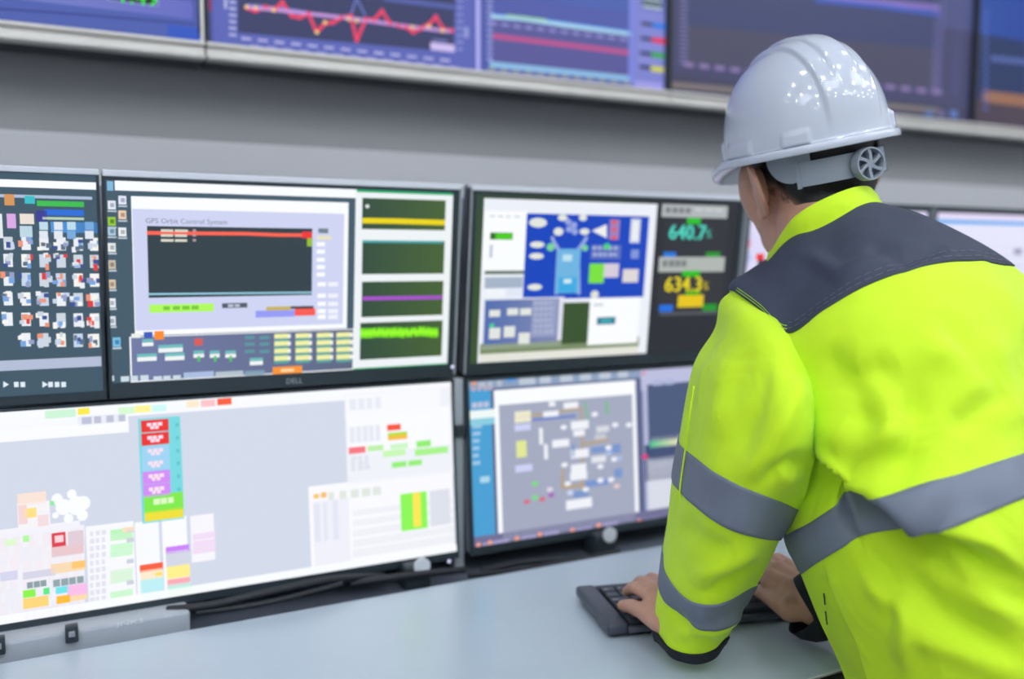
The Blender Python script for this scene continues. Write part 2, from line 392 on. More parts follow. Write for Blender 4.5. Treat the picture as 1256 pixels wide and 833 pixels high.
d.line([(181, 360.5), (382, 358.5)], 2.5, (150, 205, 225), 6); d.rect(180, 278, 181.5, 361, (215, 215, 150), 6)
d.rect(183, 373.5, 262, 381.5, (176, 250, 90), 5); d.words(200, 375.5, 246, 379, (120, 200, 60), 4, 6); d.rect(272, 371.8, 303, 377, (80, 90, 105), 5); d.words(279, 373, 296, 376, (190, 195, 215), 2, 6)
d.rect(313, 381, 361, 388, (150, 155, 245), 5); d.rect(361, 378.5, 386, 386.5, (250, 90, 80), 6); d.rect(326, 376, 356, 380, (200, 180, 90), 6); d.rect(356, 375.5, 384, 378, (60, 60, 70), 5)
for y in (297, 306, 316, 325, 334): d.rect(388, y, 398, y+5, W, 5)
for y in (346, 360, 370, 379, 386):
    d.rect(389, y, 399, y+5, W, 5); d.rect(402, y, 414, y+5, (240, 242, 252), 5)
d.rect(390, 280, 402, 286, (110, 130, 140), 5); d.rect(388, 289, 406, 294, (230, 225, 190), 5)
# green trace window
d.rect(437, 232.5, 558, 448, (20, 170, 105), 2); d.rect(436, 235.5, 552, 445, (238, 243, 246), 3)
for y0, y1, xa, xb in ((242.5, 282.5, 444, 545), (294.5, 335.5, 444, 543.5), (345.5, 386, 443.5, 542), (396, 436, 441.5, 541)):
    d.grad(xa, y0, xb, y1, (48, 76, 60), (70, 98, 52), 4)
d.line([(444, 270.5), (480, 271), (545, 273)], 6.5, (236, 214, 10), 5); d.line([(444, 296), (543, 297)], 3, (70, 165, 170), 5)
d.line([(444, 366), (542, 364.5)], 4.5, (170, 80, 205), 5)
zz = [(441.5+i*5, 408+random.uniform(-1.2, 1.2)-.06*i) for i in range(20)]; d.line(zz, 12, (120, 225, 25), 5); d.line(zz, 6, (150, 250, 40), 6)
d.dot(450, 253, 2.5, (220, 225, 225), 5)
# lower overview window
d.rect(158.5, 413, 433, 456, W, 2); d.grad(160.5, 414, 432, 452, (112, 122, 165), (92, 102, 130), 3)
d.rect(189, 406, 201, 416, (250, 140, 40), 5); d.rect(176, 407, 187, 414, (60, 90, 190), 5); d.rect(161, 409, 172, 414, (235, 240, 235), 5)
for x, y, w_ in ((168, 434, 24), (202, 433, 24), (194, 423, 30), (174, 416, 14), (237, 430, 13), (257, 430, 12), (276, 430, 13), (306, 439, 16)):
    d.rect(x, y, x+w_, y+3, (110, 190, 190), 5); d.rect(x, y+4, x+w_, y+8, (240, 244, 244), 5)
for x in (242, 262, 281): d.rect(x, 436, x+3, 443, (80, 200, 90), 6)
d.rect(238, 415, 248, 423, (220, 90, 80), 6)
for x in (300, 318): 
    for y in (412, 420, 429): d.rect(x, y, x+12, y+3.5, (90, 150, 160), 5)
for x in (336, 362, 388, 412):
    for k in range(4):
        y = 409.5+k*9-(x-336)*.022; d.rect(x, y, x+17, y+5, (240, 240, 165), 5); d.rect(x+17, y, x+20, y+5, (245, 245, 245), 5); d.rect(x, y+6, x+18, y+8.5, (90, 165, 160), 5)
# task bar
d.rect(131, 461, 140, 467, (200, 215, 225), 3)
for x in (148, 188): d.words(x, 461.5, x+36, 466, (205, 220, 230), 3, 4, .2)
d.rect(225, 456.8, 262, 461.8, (170, 190, 225), 4); d.rect(264, 456, 298, 460, (180, 195, 205), 4); d.rect(300, 455, 324, 459, (130, 160, 180), 4)
d.rect(334, 450, 370, 458, (250, 150, 50), 5); d.rect(344, 452.5, 360, 455, (255, 220, 170), 6)
d.rect(506, 452, 545, 457, (186, 168, 172), 3)
# --- m3: process diagram and readouts
d = m3; d.rect_uv(0, 0, d.w, d.h, (40, 43, 49), 1); a, b = d.uv(800, 330); d.poly([(0, 0), (0, d.h), (a, d.h), (a, 0)], (54, 78, 48), 2, [(50, 74, 54), (58, 84, 46), (42, 52, 44), (42, 48, 46)])  # green-to-dark gradient: display haze and viewing-angle falloff painted into the background
d.rect(582, 229, 603, 237, (165, 188, 184), 3); d.rect(593.5, 243, 792, 433, (236, 240, 248), 3); d.rect(594, 251, 791, 256, (200, 210, 225), 4)
d.rect(594, 258, 644, 331, W, 4); d.rect(600.5, 285, 628, 294, (50, 110, 40), 5); d.rect(607, 286, 627, 293.5, (70, 205, 20), 6)
d.words(600, 264, 640, 267, (200, 208, 220), 4, 5); d.words(600, 300, 606, 316, (190, 200, 215), 1, 5); d.rect(594, 332, 645, 336, (100, 120, 105), 5)
d.rect(645.5, 261.5, 788, 364, (16, 68, 190), 5)
for x, y, rx, ry in ((659, 273, 11, 6), (658, 300, 9, 4), (657, 314, 9, 4), (655, 352, 9, 4), (689, 267, 6, 4), (714, 267, 5, 4), (684, 284, 6, 5), (716, 284, 6, 4)):
    d.dot(x, y, rx, (226, 230, 222), 6, 14, ry)
d.poly([d.uv(725, 283), d.uv(743, 275), d.uv(743, 292)], (240, 240, 236), 6)
for x, y in ((696, 272), (703, 276), (697, 281), (704, 284)): d.dot(x, y, 4, (150, 165, 225), 6)
d.line([(681, 361), (684, 306), (678, 296), (676, 290)], 4, (150, 170, 225), 6); d.line([(709, 361), (708, 306), (715, 297), (719, 290)], 4, (150, 170, 225), 6)
d.rect(682.5, 305, 708, 359, (110, 180, 225), 7); d.rect(684, 340, 705, 358, (60, 170, 225), 8); d.rect(689, 312, 700, 320, (190, 225, 240), 8); d.rect(690, 342, 699, 347, (215, 235, 240), 9)
d.dot(674, 303, 5, (120, 210, 150), 8); d.dot(716, 304, 4, (120, 210, 150), 8)
d.rect(747, 269, 758, 294, (150, 130, 190), 6); 
for y in (270, 279, 289): d.rect(749, y, 755, y+5, (225, 90, 110), 7)
d.rect(773, 268, 783, 298, (205, 212, 235), 6); d.rect(775, 271, 781, 295, (235, 238, 240), 7)
d.rect(724, 300, 760, 318, (90, 110, 190), 6); d.words(726, 302, 758, 306, (180, 190, 220), 5, 7); d.words(726, 310, 758, 314, (170, 180, 220), 5, 7); d.dot(743, 302, 4, (70, 210, 120), 8)
d.rect(722, 323, 739, 347, (122, 225, 60), 7); d.rect(740, 323, 757, 340, (215, 205, 220), 7); d.rect(763, 330, 781, 346, (222, 215, 215), 7); d.rect(773, 306, 782, 317, (130, 150, 215), 6)
d.rect(594, 340, 640, 353, (165, 180, 200), 5); d.rect(596, 354, 616, 364, (240, 244, 250), 6); d.rect(620, 353, 640, 363, (225, 232, 245), 6)
d.rect(592, 366, 688, 424, (222, 226, 240), 6); d.grad(594, 368, 682, 418, (80, 108, 175), (128, 138, 178), 7)
for x, y in ((599, 380), (621, 378), (637, 378), (599, 402), (617, 400), (635, 408)): d.rect(x, y, x+13, y+(8 if y < 390 else 13), (226, 230, 224), 8)
d.dot(602, 399, 3, (70, 210, 150), 9); d.rect(652, 366, 680, 412, (150, 158, 195), 8)
for y in range(6): d.words(654, 370+y*7, 678, 372.5+y*7, (175, 182, 212), 4, 9)
d.rect(690, 371, 720, 420, (54, 82, 44), 7); d.rect(722.5, 366, 780, 420, W, 7); d.rect(731, 389, 753, 397, (40, 110, 130), 8); d.rect(735, 391, 749, 395, (60, 170, 185), 9)
d.words(727, 372, 740, 375, (190, 200, 210), 3, 8); d.dot(728, 361, 5, (225, 228, 215), 8)
d.rect(588, 424, 782, 433, (228, 228, 218), 5); d.rect(588, 421.5, 782, 424, (120, 140, 100), 6)
# digital readouts
d.rect(812, 250, 891, 268, (176, 182, 184), 3); d.words(816, 254, 848, 262, (120, 128, 132), 4, 4, .2); d.words(852, 256, 888, 259, (215, 220, 222), 3, 4)
d.rect(814, 268, 889, 313, (46, 48, 56), 3); d.rect(842, 267, 858, 275, (40, 190, 40), 5); d.text(818, 293, 18, '640.7', (80, 215, 195), 5); d.text(819, 293.4, 18, '640.7', (80, 215, 195), 6); d.text(864, 291.5, 10, '%', (80, 205, 185), 5)
d.rect(813, 309, 828, 315, (30, 120, 220), 5); d.rect(865, 309, 882, 315, (40, 150, 40), 5)
d.rect(808, 315, 887, 333, (176, 182, 178), 4); d.words(812, 319, 842, 327, (120, 128, 128), 4, 5, .2); d.rect(808, 333, 884, 383, (48, 50, 54), 3)
d.rect(836, 332, 857, 339, (40, 190, 20), 5); d.text(813, 357.5, 18, '634.3', (232, 214, 20), 5); d.text(814, 357.9, 18, '634.3', (232, 214, 20), 6); d.text(860, 355.5, 10, '%', (225, 205, 25), 5)
d.rect(840, 357, 857, 362, (40, 170, 20), 5); d.rect(831, 362, 861, 376, (230, 198, 10), 5); d.rect(808, 374, 824, 382, (30, 110, 220), 5); d.rect(861, 373, 878, 381, (30, 150, 40), 5)
d.rect(808, 383, 884, 385, (80, 82, 90), 5)
# --- m5 / m7: pale pages
d = m5; d.rect_uv(0, 0, d.w, d.h, (222, 218, 248), 1); d.rect(880, 258, 1140, 268, (214, 200, 240), 2); d.rect(905, 285, 918, 330, (205, 205, 235), 3); d.dot(914, 299, 7, (230, 160, 185), 4); d.dot(914, 316, 7, (180, 190, 230), 4)
d.rect(927, 311, 936, 319, (235, 50, 45), 4); d.rect(929, 319, 940, 345, (40, 42, 60), 4); d.rect(1105, 262, 1134, 276, (232, 226, 252), 3); d.rect(1118, 272, 1127, 278, (120, 120, 170), 4)
d = m7; d.rect_uv(0, 0, d.w, d.h, (228, 228, 250), 1); d.rect(1148, 256, 1300, 272, (226, 216, 246), 2)
p0_, p1_ = d.uv(1149, 271.5), d.uv(1256, 274.5); d.rect_uv(0, p0_[1]-.004, d.w, p0_[1]+.004, (60, 160, 235), 3)
for k in range(7): d.words(1170, 290+k*12, 1256, 291.5+k*12, (200, 202, 226), 6, 3)
d.rect(1243, 305, 1252, 312, (150, 150, 180), 4)
# --- m4: big white spreadsheet desktop
d = m4; d.rect_uv(0, 0, d.w, d.h, (211, 218, 234), 1)
pa = d.uv(0, 505); pb = d.uv(520, 474); d.rect_uv(0, 0, d.w, .018, (248, 250, 254), 2)
d.rect(-60, 505, 420, 478, (246, 248, 254), 2)
TLp = d.uv(0, 520)[1]; d.rect_uv(0, .018, d.uv(288, 490)[0], TLp, (250, 251, 255), 2)
for x, y, w_, c in ((55, 507, 38, (205, 245, 215)), (95, 504, 15, (255, 235, 70)), (145, 503, 20, (215, 250, 210)), (165, 501, 20, (255, 245, 150)), (186, 500, 18, (205, 250, 245)), (228, 495, 16, (255, 235, 205)), (246, 494, 18, (255, 195, 200)), (266, 492, 18, (250, 95, 60)), (95, 514, 50, (235, 238, 248))):
    d.rect(x, y-3, x+w_, y+4, c, 4)
d.words(100, 512, 160, 516, (190, 195, 215), 4, 5)
d.rect(0, 528, 158, 528, W, 3); d.rect(-60, 537, 158, 530, W, 3); d.rect(-60, 526, 158, 530, (247, 249, 254), 3)
d.rect(169, 514, 226, 636, (120, 218, 226), 3)
for y0, y1, c in ((516, 528, (238, 50, 48)), (532, 544, (238, 50, 48)), (548, 560, (160, 212, 244)), (563, 575, (160, 212, 244)), (579, 591, (212, 140, 246)), (595, 607, (212, 140, 246))):
    sl = (y0-516)*.03; d.rect(172.5+sl, y0, 207+sl, y1, c, 4); d.words(180+sl, y0+3, 200+sl, y0+5.5, (250, 225, 240), 3, 5, .2); d.words(184+sl, y0+7, 196+sl, y0+9.5, (250, 225, 240), 2, 5, .2); d.rect(215+sl, y0+3, 219+sl, y0+7, (95, 195, 205), 4)
d.rect(176, 608, 225, 624, (128, 236, 72), 4); d.words(188, 612, 215, 616, (225, 250, 200), 3, 5, .2); d.rect(177, 628, 225, 634, (240, 225, 50), 4)
d.rect(21, 606, 57, 617, (250, 228, 215), 3); d.rect(21, 618, 62, 645, (246, 244, 246), 3); d.rect(29, 624, 45, 634, (255, 225, 130), 4); d.rect(22, 620, 34, 642, (245, 215, 215), 4); d.rect(46, 632, 60, 644, (246, 220, 225), 5)
for x, y, rr_ in ((70, 612, 7), (78, 622, 10), (88, 606, 6), (94, 620, 12), (84, 636, 6), (102, 617, 9), (68, 632, 4), (101, 632, 7)): d.dot(x, y, rr_, W, 3)
d.dot(64, 617, 3, (140, 240, 160), 4)
# lower left pile of tables
d.rect(-60, 657, 105, 795, (244, 243, 250), 2); d.rect(105, 646, 168, 745, (248, 249, 254), 2)
for k in range(12):
    y = 660+k*8; d.rect(-60, y+3, 104, y-3, (242, 241, 249), 2); d.words(-20, y+2, 104, y+4, random.choice([(242, 236, 243), (244, 238, 244), (238, 238, 248)]), random.randint(3, 8), 4, .5)
d.rect(6, 662, 20, 668, (222, 250, 205), 5); d.rect(28, 657, 36, 664, (180, 250, 160), 5); d.rect(63, 654, 81, 669, (225, 60, 75), 5); d.rect(67, 657, 78, 664, (250, 215, 220), 6); d.rect(83, 652, 103, 668, (226, 205, 215), 5); d.rect(63, 671, 103, 678, (234, 200, 205), 5)
d.rect(62, 692, 105, 698, (250, 220, 180), 5); d.rect(88, 689, 105, 695, (255, 200, 110), 6); d.rect(0, 702, 22, 710, (214, 214, 240), 5); d.rect(28, 702, 68, 705, (214, 214, 232), 5); d.words(33, 714, 58, 718, (140, 160, 165), 3, 6, .15); d.words(65, 711, 104, 714, (145, 165, 170), 4, 6, .15)
d.rect(28, 724, 44, 731, (140, 245, 70), 6); d.rect(53, 721, 61, 728, (90, 235, 130), 6); d.rect(68, 720, 84, 726, (110, 230, 235), 6); d.rect(82, 718, 107, 728, (250, 190, 235), 6); d.rect(28, 734, 60, 742, (255, 215, 120), 6); d.rect(69, 731, 86, 738, (255, 190, 50), 7); d.rect(84, 729, 107, 734, (255, 220, 170), 6)
d.words(30, 748, 104, 752, (236, 232, 240), 8, 5)
for k in range(10): d.words(110, 652+k*9, 132, 655+k*9, (228, 228, 240), 3, 4)
for k, (y, c) in enumerate(((650, (190, 245, 190)), (656, (200, 245, 200)), (668, (205, 250, 210)), (676, (205, 250, 210)), (700, (220, 246, 220)), (708, (220, 246, 220)), (726, (205, 248, 208)), (733, (215, 248, 215)))): d.rect(135, y, 163, y+4, c, 4)
for y in (648, 660, 686, 712): d.rect(155, y, 164, y+4, (205, 210, 222), 5)
d.rect(150, 647, 165, 651, (250, 225, 195), 5)
d.rect(165, 641, 198, 728, (248, 250, 254), 3); d.rect(171, 693, 200, 698, (250, 95, 60), 5); d.rect(172, 700, 200, 708, (252, 235, 205), 5); d.rect(190, 702, 199, 705, (255, 225, 100), 6); d.rect(172, 711, 201, 732, (190, 240, 245), 5)
d.rect(198, 636, 232, 722, (250, 251, 255), 3); d.rect(203, 671, 232, 676, (205, 130, 250), 5); d.rect(203, 677, 232, 692, (212, 216, 230), 5); d.rect(204, 695, 233, 706, (255, 240, 140), 5); d.rect(205, 711, 233, 716, (255, 170, 180), 5); d.rect(205, 717, 234, 721, (190, 245, 240), 5); d.rect(206, 722, 235, 727, (150, 240, 90), 5)
d.rect(233, 633, 264, 686, (248, 246, 254), 3); 
for y in (655, 664, 672): d.rect(236, y, 264, y+4, (242, 222, 246), 4)
d.rect(236, 719, 266, 722, (190, 225, 250), 4)
d.rect_uv(0, d.h-.012, d.w, d.h, (250, 252, 255), 5)
# right-hand tables
d.rect(422, 484, 556, 580, (240, 242, 249), 3); d.rect(423, 485, 540, 506, (248, 249, 253), 4); d.rect(425, 508, 552, 545, (250, 251, 255), 4)
d.words(428, 490, 470, 500, (232, 235, 245), 4, 5); d.words(428, 524, 468, 540, (230, 233, 244), 5, 5, .2)
d.rect(474, 521, 491, 527, (248, 85, 60), 5); d.rect(475, 531, 499, 534, (175, 225, 60), 5); d.rect(475, 534, 499, 538, (250, 190, 70), 5)
d.rect(427, 549, 448, 555, (248, 120, 130), 5); d.rect(450, 547, 470, 552, (190, 240, 170), 5); d.rect(510, 541, 528, 547, (145, 240, 110), 5); d.rect(478, 545, 500, 549, (205, 246, 200), 5); d.rect(480, 567, 498, 572, (150, 240, 120), 5); d.rect(500, 565, 517, 570, (150, 240, 120), 5); d.rect(508, 551, 549, 555, (170, 244, 140), 5); d.rect(469, 553, 497, 558, (200, 248, 180), 5)
for k in range(3): d.words(430, 560+k*6, 455, 563+k*6, (225, 226, 238), 3, 5)
d.rect(378, 597, 558, 688, (250, 250, 254), 3); d.rect(384, 606, 391, 611, (255, 200, 110), 5); d.rect(393, 604, 400, 610, (255, 190, 110), 5); d.words(402, 604, 470, 606, (225, 232, 225), 5, 4)
d.rect(383, 615, 430, 690, (240, 240, 250), 4); d.words(384, 618, 420, 660, (228, 230, 244), 3, 5, .5)
for x in (430, 452, 470, 490, 510, 530): d.rect(x, 612, x+1, 684, (232, 234, 242), 5)
for y in (625, 637, 649, 661, 673): d.rect(432, y+1, 556, y-8, (240, 241, 247), 4)
d.rect(490, 606, 524, 647, (140, 248, 85), 6); d.rect(505, 604.5, 516, 645, (252, 232, 85), 7); d.rect(526, 602, 552, 642, (222, 225, 236), 6)
# --- m6: blue sidebar and diagram page
d = m6; d.rect_uv(0, 0, d.w, d.h, (92, 100, 140), 1)
d.rect_uv(0, 0, d.w, .014, (140, 160, 190), 2); d.dot(581, 470, 3, (235, 150, 120), 4); d.words(586, 469, 620, 473, (180, 190, 205), 3, 4); d.rect(620, 463, 632, 467, (70, 150, 235), 5); d.words(636, 464, 780, 462, (190, 200, 215), 6, 4)
d.rect(574, 478, 608, 676, (74, 160, 212), 3); d.words(578, 475, 606, 478, (190, 170, 190), 4, 5)
d.rect(575, 504, 606, 512, (240, 248, 246), 5); d.rect(575, 514, 606, 520, (140, 205, 225), 5); d.words(578, 494, 600, 499, (190, 195, 220), 3, 5, .15)
for k in range(6): d.rect(579, 521+k*9, 579+random.uniform(7, 12), 524.5+k*9, (160, 200, 230), 5)
d.rect(588, 585, 600, 591, (175, 215, 235), 5)
d.rect(605, 479, 784, 662, W, 4); d.rect(611, 497, 779, 648, (164, 170, 192), 5)
W2 = (240, 242, 248); B2 = (120, 150, 205); T2 = (185, 160, 120)
for x0, y0, x1, y1, c in ((630, 505, 650, 510, (235, 232, 205)), (630, 512, 650, 517, (235, 232, 205)), (630, 521, 650, 527, (205, 210, 245)), (632, 541, 645, 560, (225, 232, 150)), (631, 571, 652, 577, (205, 210, 245)), (660, 525, 665, 545, W2), (666, 545, 671, 563, W2),
    (665, 505, 684, 510, W2), (690, 494, 708, 500, W2), (672, 493, 680, 498, W2), (676, 540, 697, 547, W2), (699, 517, 721, 525, W2), (702, 528, 716, 534, W2), (699, 552, 721, 560, W2), (699, 570, 718, 578, W2), (698, 580, 719, 587, W2), (730, 523, 746, 529, (215, 218, 225)), (728, 533, 742, 538, (200, 200, 210)), (724, 560, 742, 566, (225, 228, 236)),
    (693, 614, 725, 621, W2), (702, 603, 720, 608, B2), (750, 545, 760, 555, B2), (752, 575, 762, 585, B2), (724, 549, 760, 552, B2), (700, 545, 704, 560, B2), (716, 590, 745, 594, B2)):
    d.rect(x0, y0, x1, y1, c, 7)
for x, y, c in ((728, 508, W2), (753, 521, W2), (770, 521, W2), (690, 524, W2), (752, 563, W2), (735, 572, W2), (745, 549, W2), (691, 570, W2), (695, 593, W2), (698, 604, (205, 215, 240)), (717, 600, W2), (735, 589, W2), (748, 588, W2), (755, 596, (230, 200, 205)), (745, 556, (170, 190, 230)), (758, 562, (170, 190, 230)), (655, 593, (120, 220, 120)), (655, 610, (120, 220, 120)), (673, 600, (225, 215, 230)), (645, 615, (215, 110, 130)), (664, 612, (215, 110, 130)), (675, 607, (170, 100, 190))): d.dot(x, y, 4, c, 8, 10, 3)
d.line([(650, 510), (695, 503), (712, 500), (713, 540), (713, 600)], 2.5, T2, 6); d.line([(652, 515), (705, 510)], 3, (110, 130, 200), 6); d.line([(690, 575), (688, 598), (720, 594)], 3, T2, 6); d.line([(712, 545), (746, 539)], 2.5, T2, 6); d.line([(716, 492), (720, 515)], 2, (110, 190, 120), 6); d.line([(743, 492), (744, 508)], 3, (110, 190, 120), 6)
d.rect(785, 452, 1000, 462, (188, 190, 222), 3); d.dot(788, 458, 2.5, (215, 140, 160), 5); d.words(800, 467, 830, 471, (170, 180, 215), 2, 5)
d.rect(787, 465, 1000, 660, (176, 182, 214), 2); d.rect(793, 472, 1000, 541, (74, 88, 124), 4); d.rect(790, 546, 1000, 562, (58, 74, 116), 4)
q = [(796, 541), (796, 549), (835, 545), (835, 537)]; d.poly([d.uv(*p) for p in q], W, 6, [(60, 190, 140), (60, 190, 140), (235, 225, 190), (235, 225, 190)]); d.words(798, 537, 834, 536, (140, 150, 170), 6, 6)
d.rect(793, 563, 1000, 632, (216, 219, 232), 4); d.dot(790, 560, 3.5, (230, 60, 130), 6); d.words(797, 636, 826, 640, (205, 205, 225), 4, 5)
d.rect_uv(0, d.h-.017, d.w, d.h, (112, 112, 150), 5)
for x, y in ((586, 669), (600, 666), (633, 661), (661, 656), (701, 651), (733, 645), (783, 640)):
    d.dot(x, y-1, 3, (240, 160, 140), 7); d.rect(x+5, y-3, x+24, y, (165, 160, 205), 6)
for dd in (m1, m2, m3, m4, m5, m6, m7): dd.build(dd.root)
# small power lights on the bezels
def bezel_light(dd, x, y):
    n = dd.n; p = onplane(x, y, n, dd.tl+n*.0035); MB().ell(p, (.003, .002, .003), nu=12, nv=8).build('power_light', M['led'], dd.root, True)
bezel_light(m4, 551, 688.5); bezel_light(m2, 555, 450)

# ------------------------------------------------------------------ wall displays above
TVY = 1.80
def tvx(px, py): return onplane(px, py, (0, 1, 0), (0, TVY, 0))
zfb = tvx(583, 107)[2]; zft = tvx(583, 88)[2]
TVTOP = zft+.58
xs = [tvx(251, 60)[0]-1.0, tvx(251, 60)[0], tvx(818.5, 80)[0], tvx(1194, 80)[0], tvx(1194, 80)[0]+1.0]
tvl = ['wall display at far left with a blue window and green digits', 'large wall display with a jagged red line chart and a framed blue chart', 'dim grey wall display behind the white hard hat', 'wall display at the right edge with dark blue rows of text']
tvs = []
for i in range(4):
    x0, x1 = xs[i]+.0015, xs[i+1]-.0015
    t = empty('wall_display', ((x0+x1)/2, TVY+.02, zfb), tvl[i], 'display', 'wall displays over the console')
    sb = .006
    d = Display((x0+sb, TVY+.004, TVTOP-sb), RX, (0, 0, 1), x1-x0-2*sb, TVTOP-sb-zft)
    MB().box(((x0+x1)/2, TVY+.045, (zfb+TVTOP)/2), (x1-x0, .07, TVTOP-zfb), .004).build('housing', M['dark'], t)
    fr = MB()
    fr.box((x0+sb/2, TVY, (zft+TVTOP)/2), (sb, .022, TVTOP-zft), .001); fr.box((x1-sb/2, TVY, (zft+TVTOP)/2), (sb, .022, TVTOP-zft), .001); fr.box(((x0+x1)/2, TVY, TVTOP-sb/2), (x1-x0, .022, sb), .001)
    fr.build('bezel', M['alu'] if i < 1 else M['dark'], t)
    lo = MB(); hz = zft-zfb
    lo.box(((x0+x1)/2, TVY-.004, zft-.004), (x1-x0, .03, .008), .002); lo.box(((x0+x1)/2, TVY+.002, (zft+zfb)/2), (x1-x0, .022, hz-.012), .002); lo.box(((x0+x1)/2, TVY-.006, zfb+.004), (x1-x0, .034, .008), .003)
    lo.build('lower_rail', M['alu'], t)
    MB().box(((x0+x1)/2, (TVY+.08+WALL_Y)/2, (zft+TVTOP)/2), (.3, WALL_Y-TVY-.08, .25), .004).build('wall_bracket', M['dark'], t)
    d.root = t; tvs.append(d)
    d.rect_uv(0, 0, d.w, d.h, [(74, 92, 172), (78, 88, 168), (66, 68, 104), (40, 62, 120)][i], 0)
d = tvs[0]
d.rect(-200, 14, 241, -60, (118, 130, 196), 1); d.grad(-100, -40, 238, 24, (120, 132, 200), (98, 104, 190), 2); d.line([(-60, 5), (0, 11), (100, 18), (240, 30)], 3, (54, 66, 140), 3)
d.rect(240.5, -40, 249, 44, (14, 16, 30), 4); d.rect(235, -40, 238, 24, (60, 58, 110), 4)
d.rect(130, -30, 194, 8, (160, 165, 225), 4); d.rect(132, -30, 192.5, 6.8, (24, 30, 26), 5); d.text(143, 3, 20, '1.49', (40, 240, 60), 7)
d.rect(205, 30, 249, 60, (46, 84, 190), 1)
d = tvs[1]
d.rect(254.5, -60, 259, 57, (20, 16, 26), 2); d.rect(255, -40, 259.5, 14, (150, 25, 45), 3)
d.rect(259.5, -60, 581, 92, (88, 98, 180), 1)
d.poly([d.uv(291, -40), d.uv(291.5, 40), d.uv(556, 64), d.uv(559, -20)], (52, 58, 100), 2); d.line([(470, -2), (557, 9)], 6, (80, 92, 165), 3)
for k in range(7): d.words(281, -7+k*8, 290, -3+k*8, (190, 192, 230), 2, 4, .15)
for k in range(8): d.words(560, -1+k*8.5, 568, 3+k*8.5, (140, 148, 215), 2, 4, .15)
d.rect(274, -30, 278, 11, (190, 195, 235), 4); d.rect(569, 33, 574, 47, (150, 155, 215), 4)
for k in range(13):
    x = 296+k*20.3; y = 45.5+k*2.2; d.words(x, y, x+12, y+4.5, (186, 186, 232), 3, 4, .12); d.words(x+11, y+9, x+23, y+13.5, (160, 160, 222), 3, 4, .12)
red = [(302, 10), (313, 14), (325, 9), (337, 12), (346, 3), (357, 20), (367, 22), (378, 17), (388, 40), (398, 29), (408, 28), (418, 22), (430, 20), (437, 50), (448, 24), (458, 25), (468, 14), (478, 29), (488, 32), (498, 34), (506, 40), (516, 35), (526, 30), (534, 21), (543, 36), (554, 38)]
d.line([(302, 9), (350, 14), (430, 23), (500, 33), (552, 39)], 4.5, (196, 150, 220), 6); d.line([(302, 6), (346, 10), (428, 24), (437, -2), (448, 20)], 2.2, (110, 125, 200), 4); d.line(red, 4.2, (240, 62, 100), 5)
for x, y in red: d.dot(x, y, 2.6, (242, 70, 105), 7)
for x, y in ((302, 9), (313, 10), (335, 13), (388, 40), (398, 28), (427, 24), (437, 26), (505, 34), (525, 33), (542, 38)): d.dot(x, y, 2.6, (242, 205, 130), 8)
d.rect(527.5, 52, 557, 64.5, (206, 190, 240), 5); d.rect(530, 48, 548, 52, (130, 135, 210), 5)
d.rect(583, -40, 588.5, 91, (178, 178, 245), 4); d.rect(590, -60, 776, 99, (76, 88, 166), 2); d.rect(604, 18, 774, 100, (84, 84, 150), 3); d.rect(594, -60, 774, 16, (70, 94, 172), 3)
for k in range(12): d.words(597, -8+k*7.2, 604, -4+k*7.2, (165, 172, 230), 2, 5, .15)
d.line([(602, 20), (640, 23), (700, 32), (776, 42)], 5, (170, 215, 240), 5); d.line([(604, 17.5), (680, 26), (776, 39.5)], 1.6, (60, 130, 220), 6); d.line([(620, 19), (670, 25)], 1.4, (160, 220, 100), 7)
for k in range(12): d.rect(600+k*14.5, 27+k*1.75, 609+k*14.5, 31+k*1.75, (150, 150, 215), 5)
d.line([(604, 44.5), (700, 56), (771, 65)], 5.5, (186, 80, 140), 5)
d.line([(600, 79), (700, 89), (776, 97)], 6, (140, 190, 230), 5)
for k in range(12): d.rect(598+k*15, 83+k*1.55, 607+k*15, 87+k*1.55, (160, 165, 140), 6)
d.rect(771.5, -60, 777, 104, (120, 130, 215), 5); d.rect(779, -60, 814.5, 112, (122, 128, 205), 4)
d.rect(787, -6, 812, 14, (30, 60, 70), 5); d.words(788, 6, 811, 13, (190, 205, 225), 4, 6, .1); d.words(788, -3, 811, 4, (190, 205, 225), 4, 6, .1)
for y, c in ((27, (30, 120, 225)), (45, (225, 45, 75)), (63, (50, 165, 60)), (80, (205, 205, 60))):
    o_ = (y-27)*.04; d.rect(786-o_, y, 801-o_, y+6, (24, 28, 44), 6); d.rect(799.5-o_, y+1, 815-o_, y+9.5, c, 7); d.words(783-o_, y-8, 814-o_, y-3, (165, 168, 225), 5, 6, .1)
d.rect(778, 99, 812, 110, (160, 155, 230), 6)
d = tvs[2]
d.rect(820, -80, 1194, 40, (74, 80, 128), 1); d.rect(842, -70, 1152, 78, (58, 66, 108), 2); d.poly([d.uv(842, 30), d.uv(842, 76), d.uv(1148, 108), d.uv(1150, 60)], (72, 72, 98), 3)
d.line([(1000, 0), (1080, 8), (1152, 18)], 4, (60, 90, 190), 5); d.line([(1010, -4), (1152, 10)], 5, (130, 110, 190), 4)
for k in range(16): d.rect(834-k*.1, -2+k*5.2, 843, 1.5+k*5.2, (120, 116, 170), 4)
for k in range(22): d.rect(1146-k*.25, 3+k*5.2, 1158-k*.25, 6.5+k*5.2, (116, 110, 172), 5); d.rect(1170-k*.2, 5+k*5.2, 1180-k*.2, 7.5+k*5.2, (90, 92, 150), 5)
for k in range(17): d.rect(838+k*19, 76+k*2.1, 850+k*19, 83+k*2.1, (138, 120, 172), 5)
d.line([(822, 104), (890, 110), (1150, 136)], 6, (120, 112, 112), 4); d.rect(820, 90, 1194, 160, (64, 64, 92), 1)
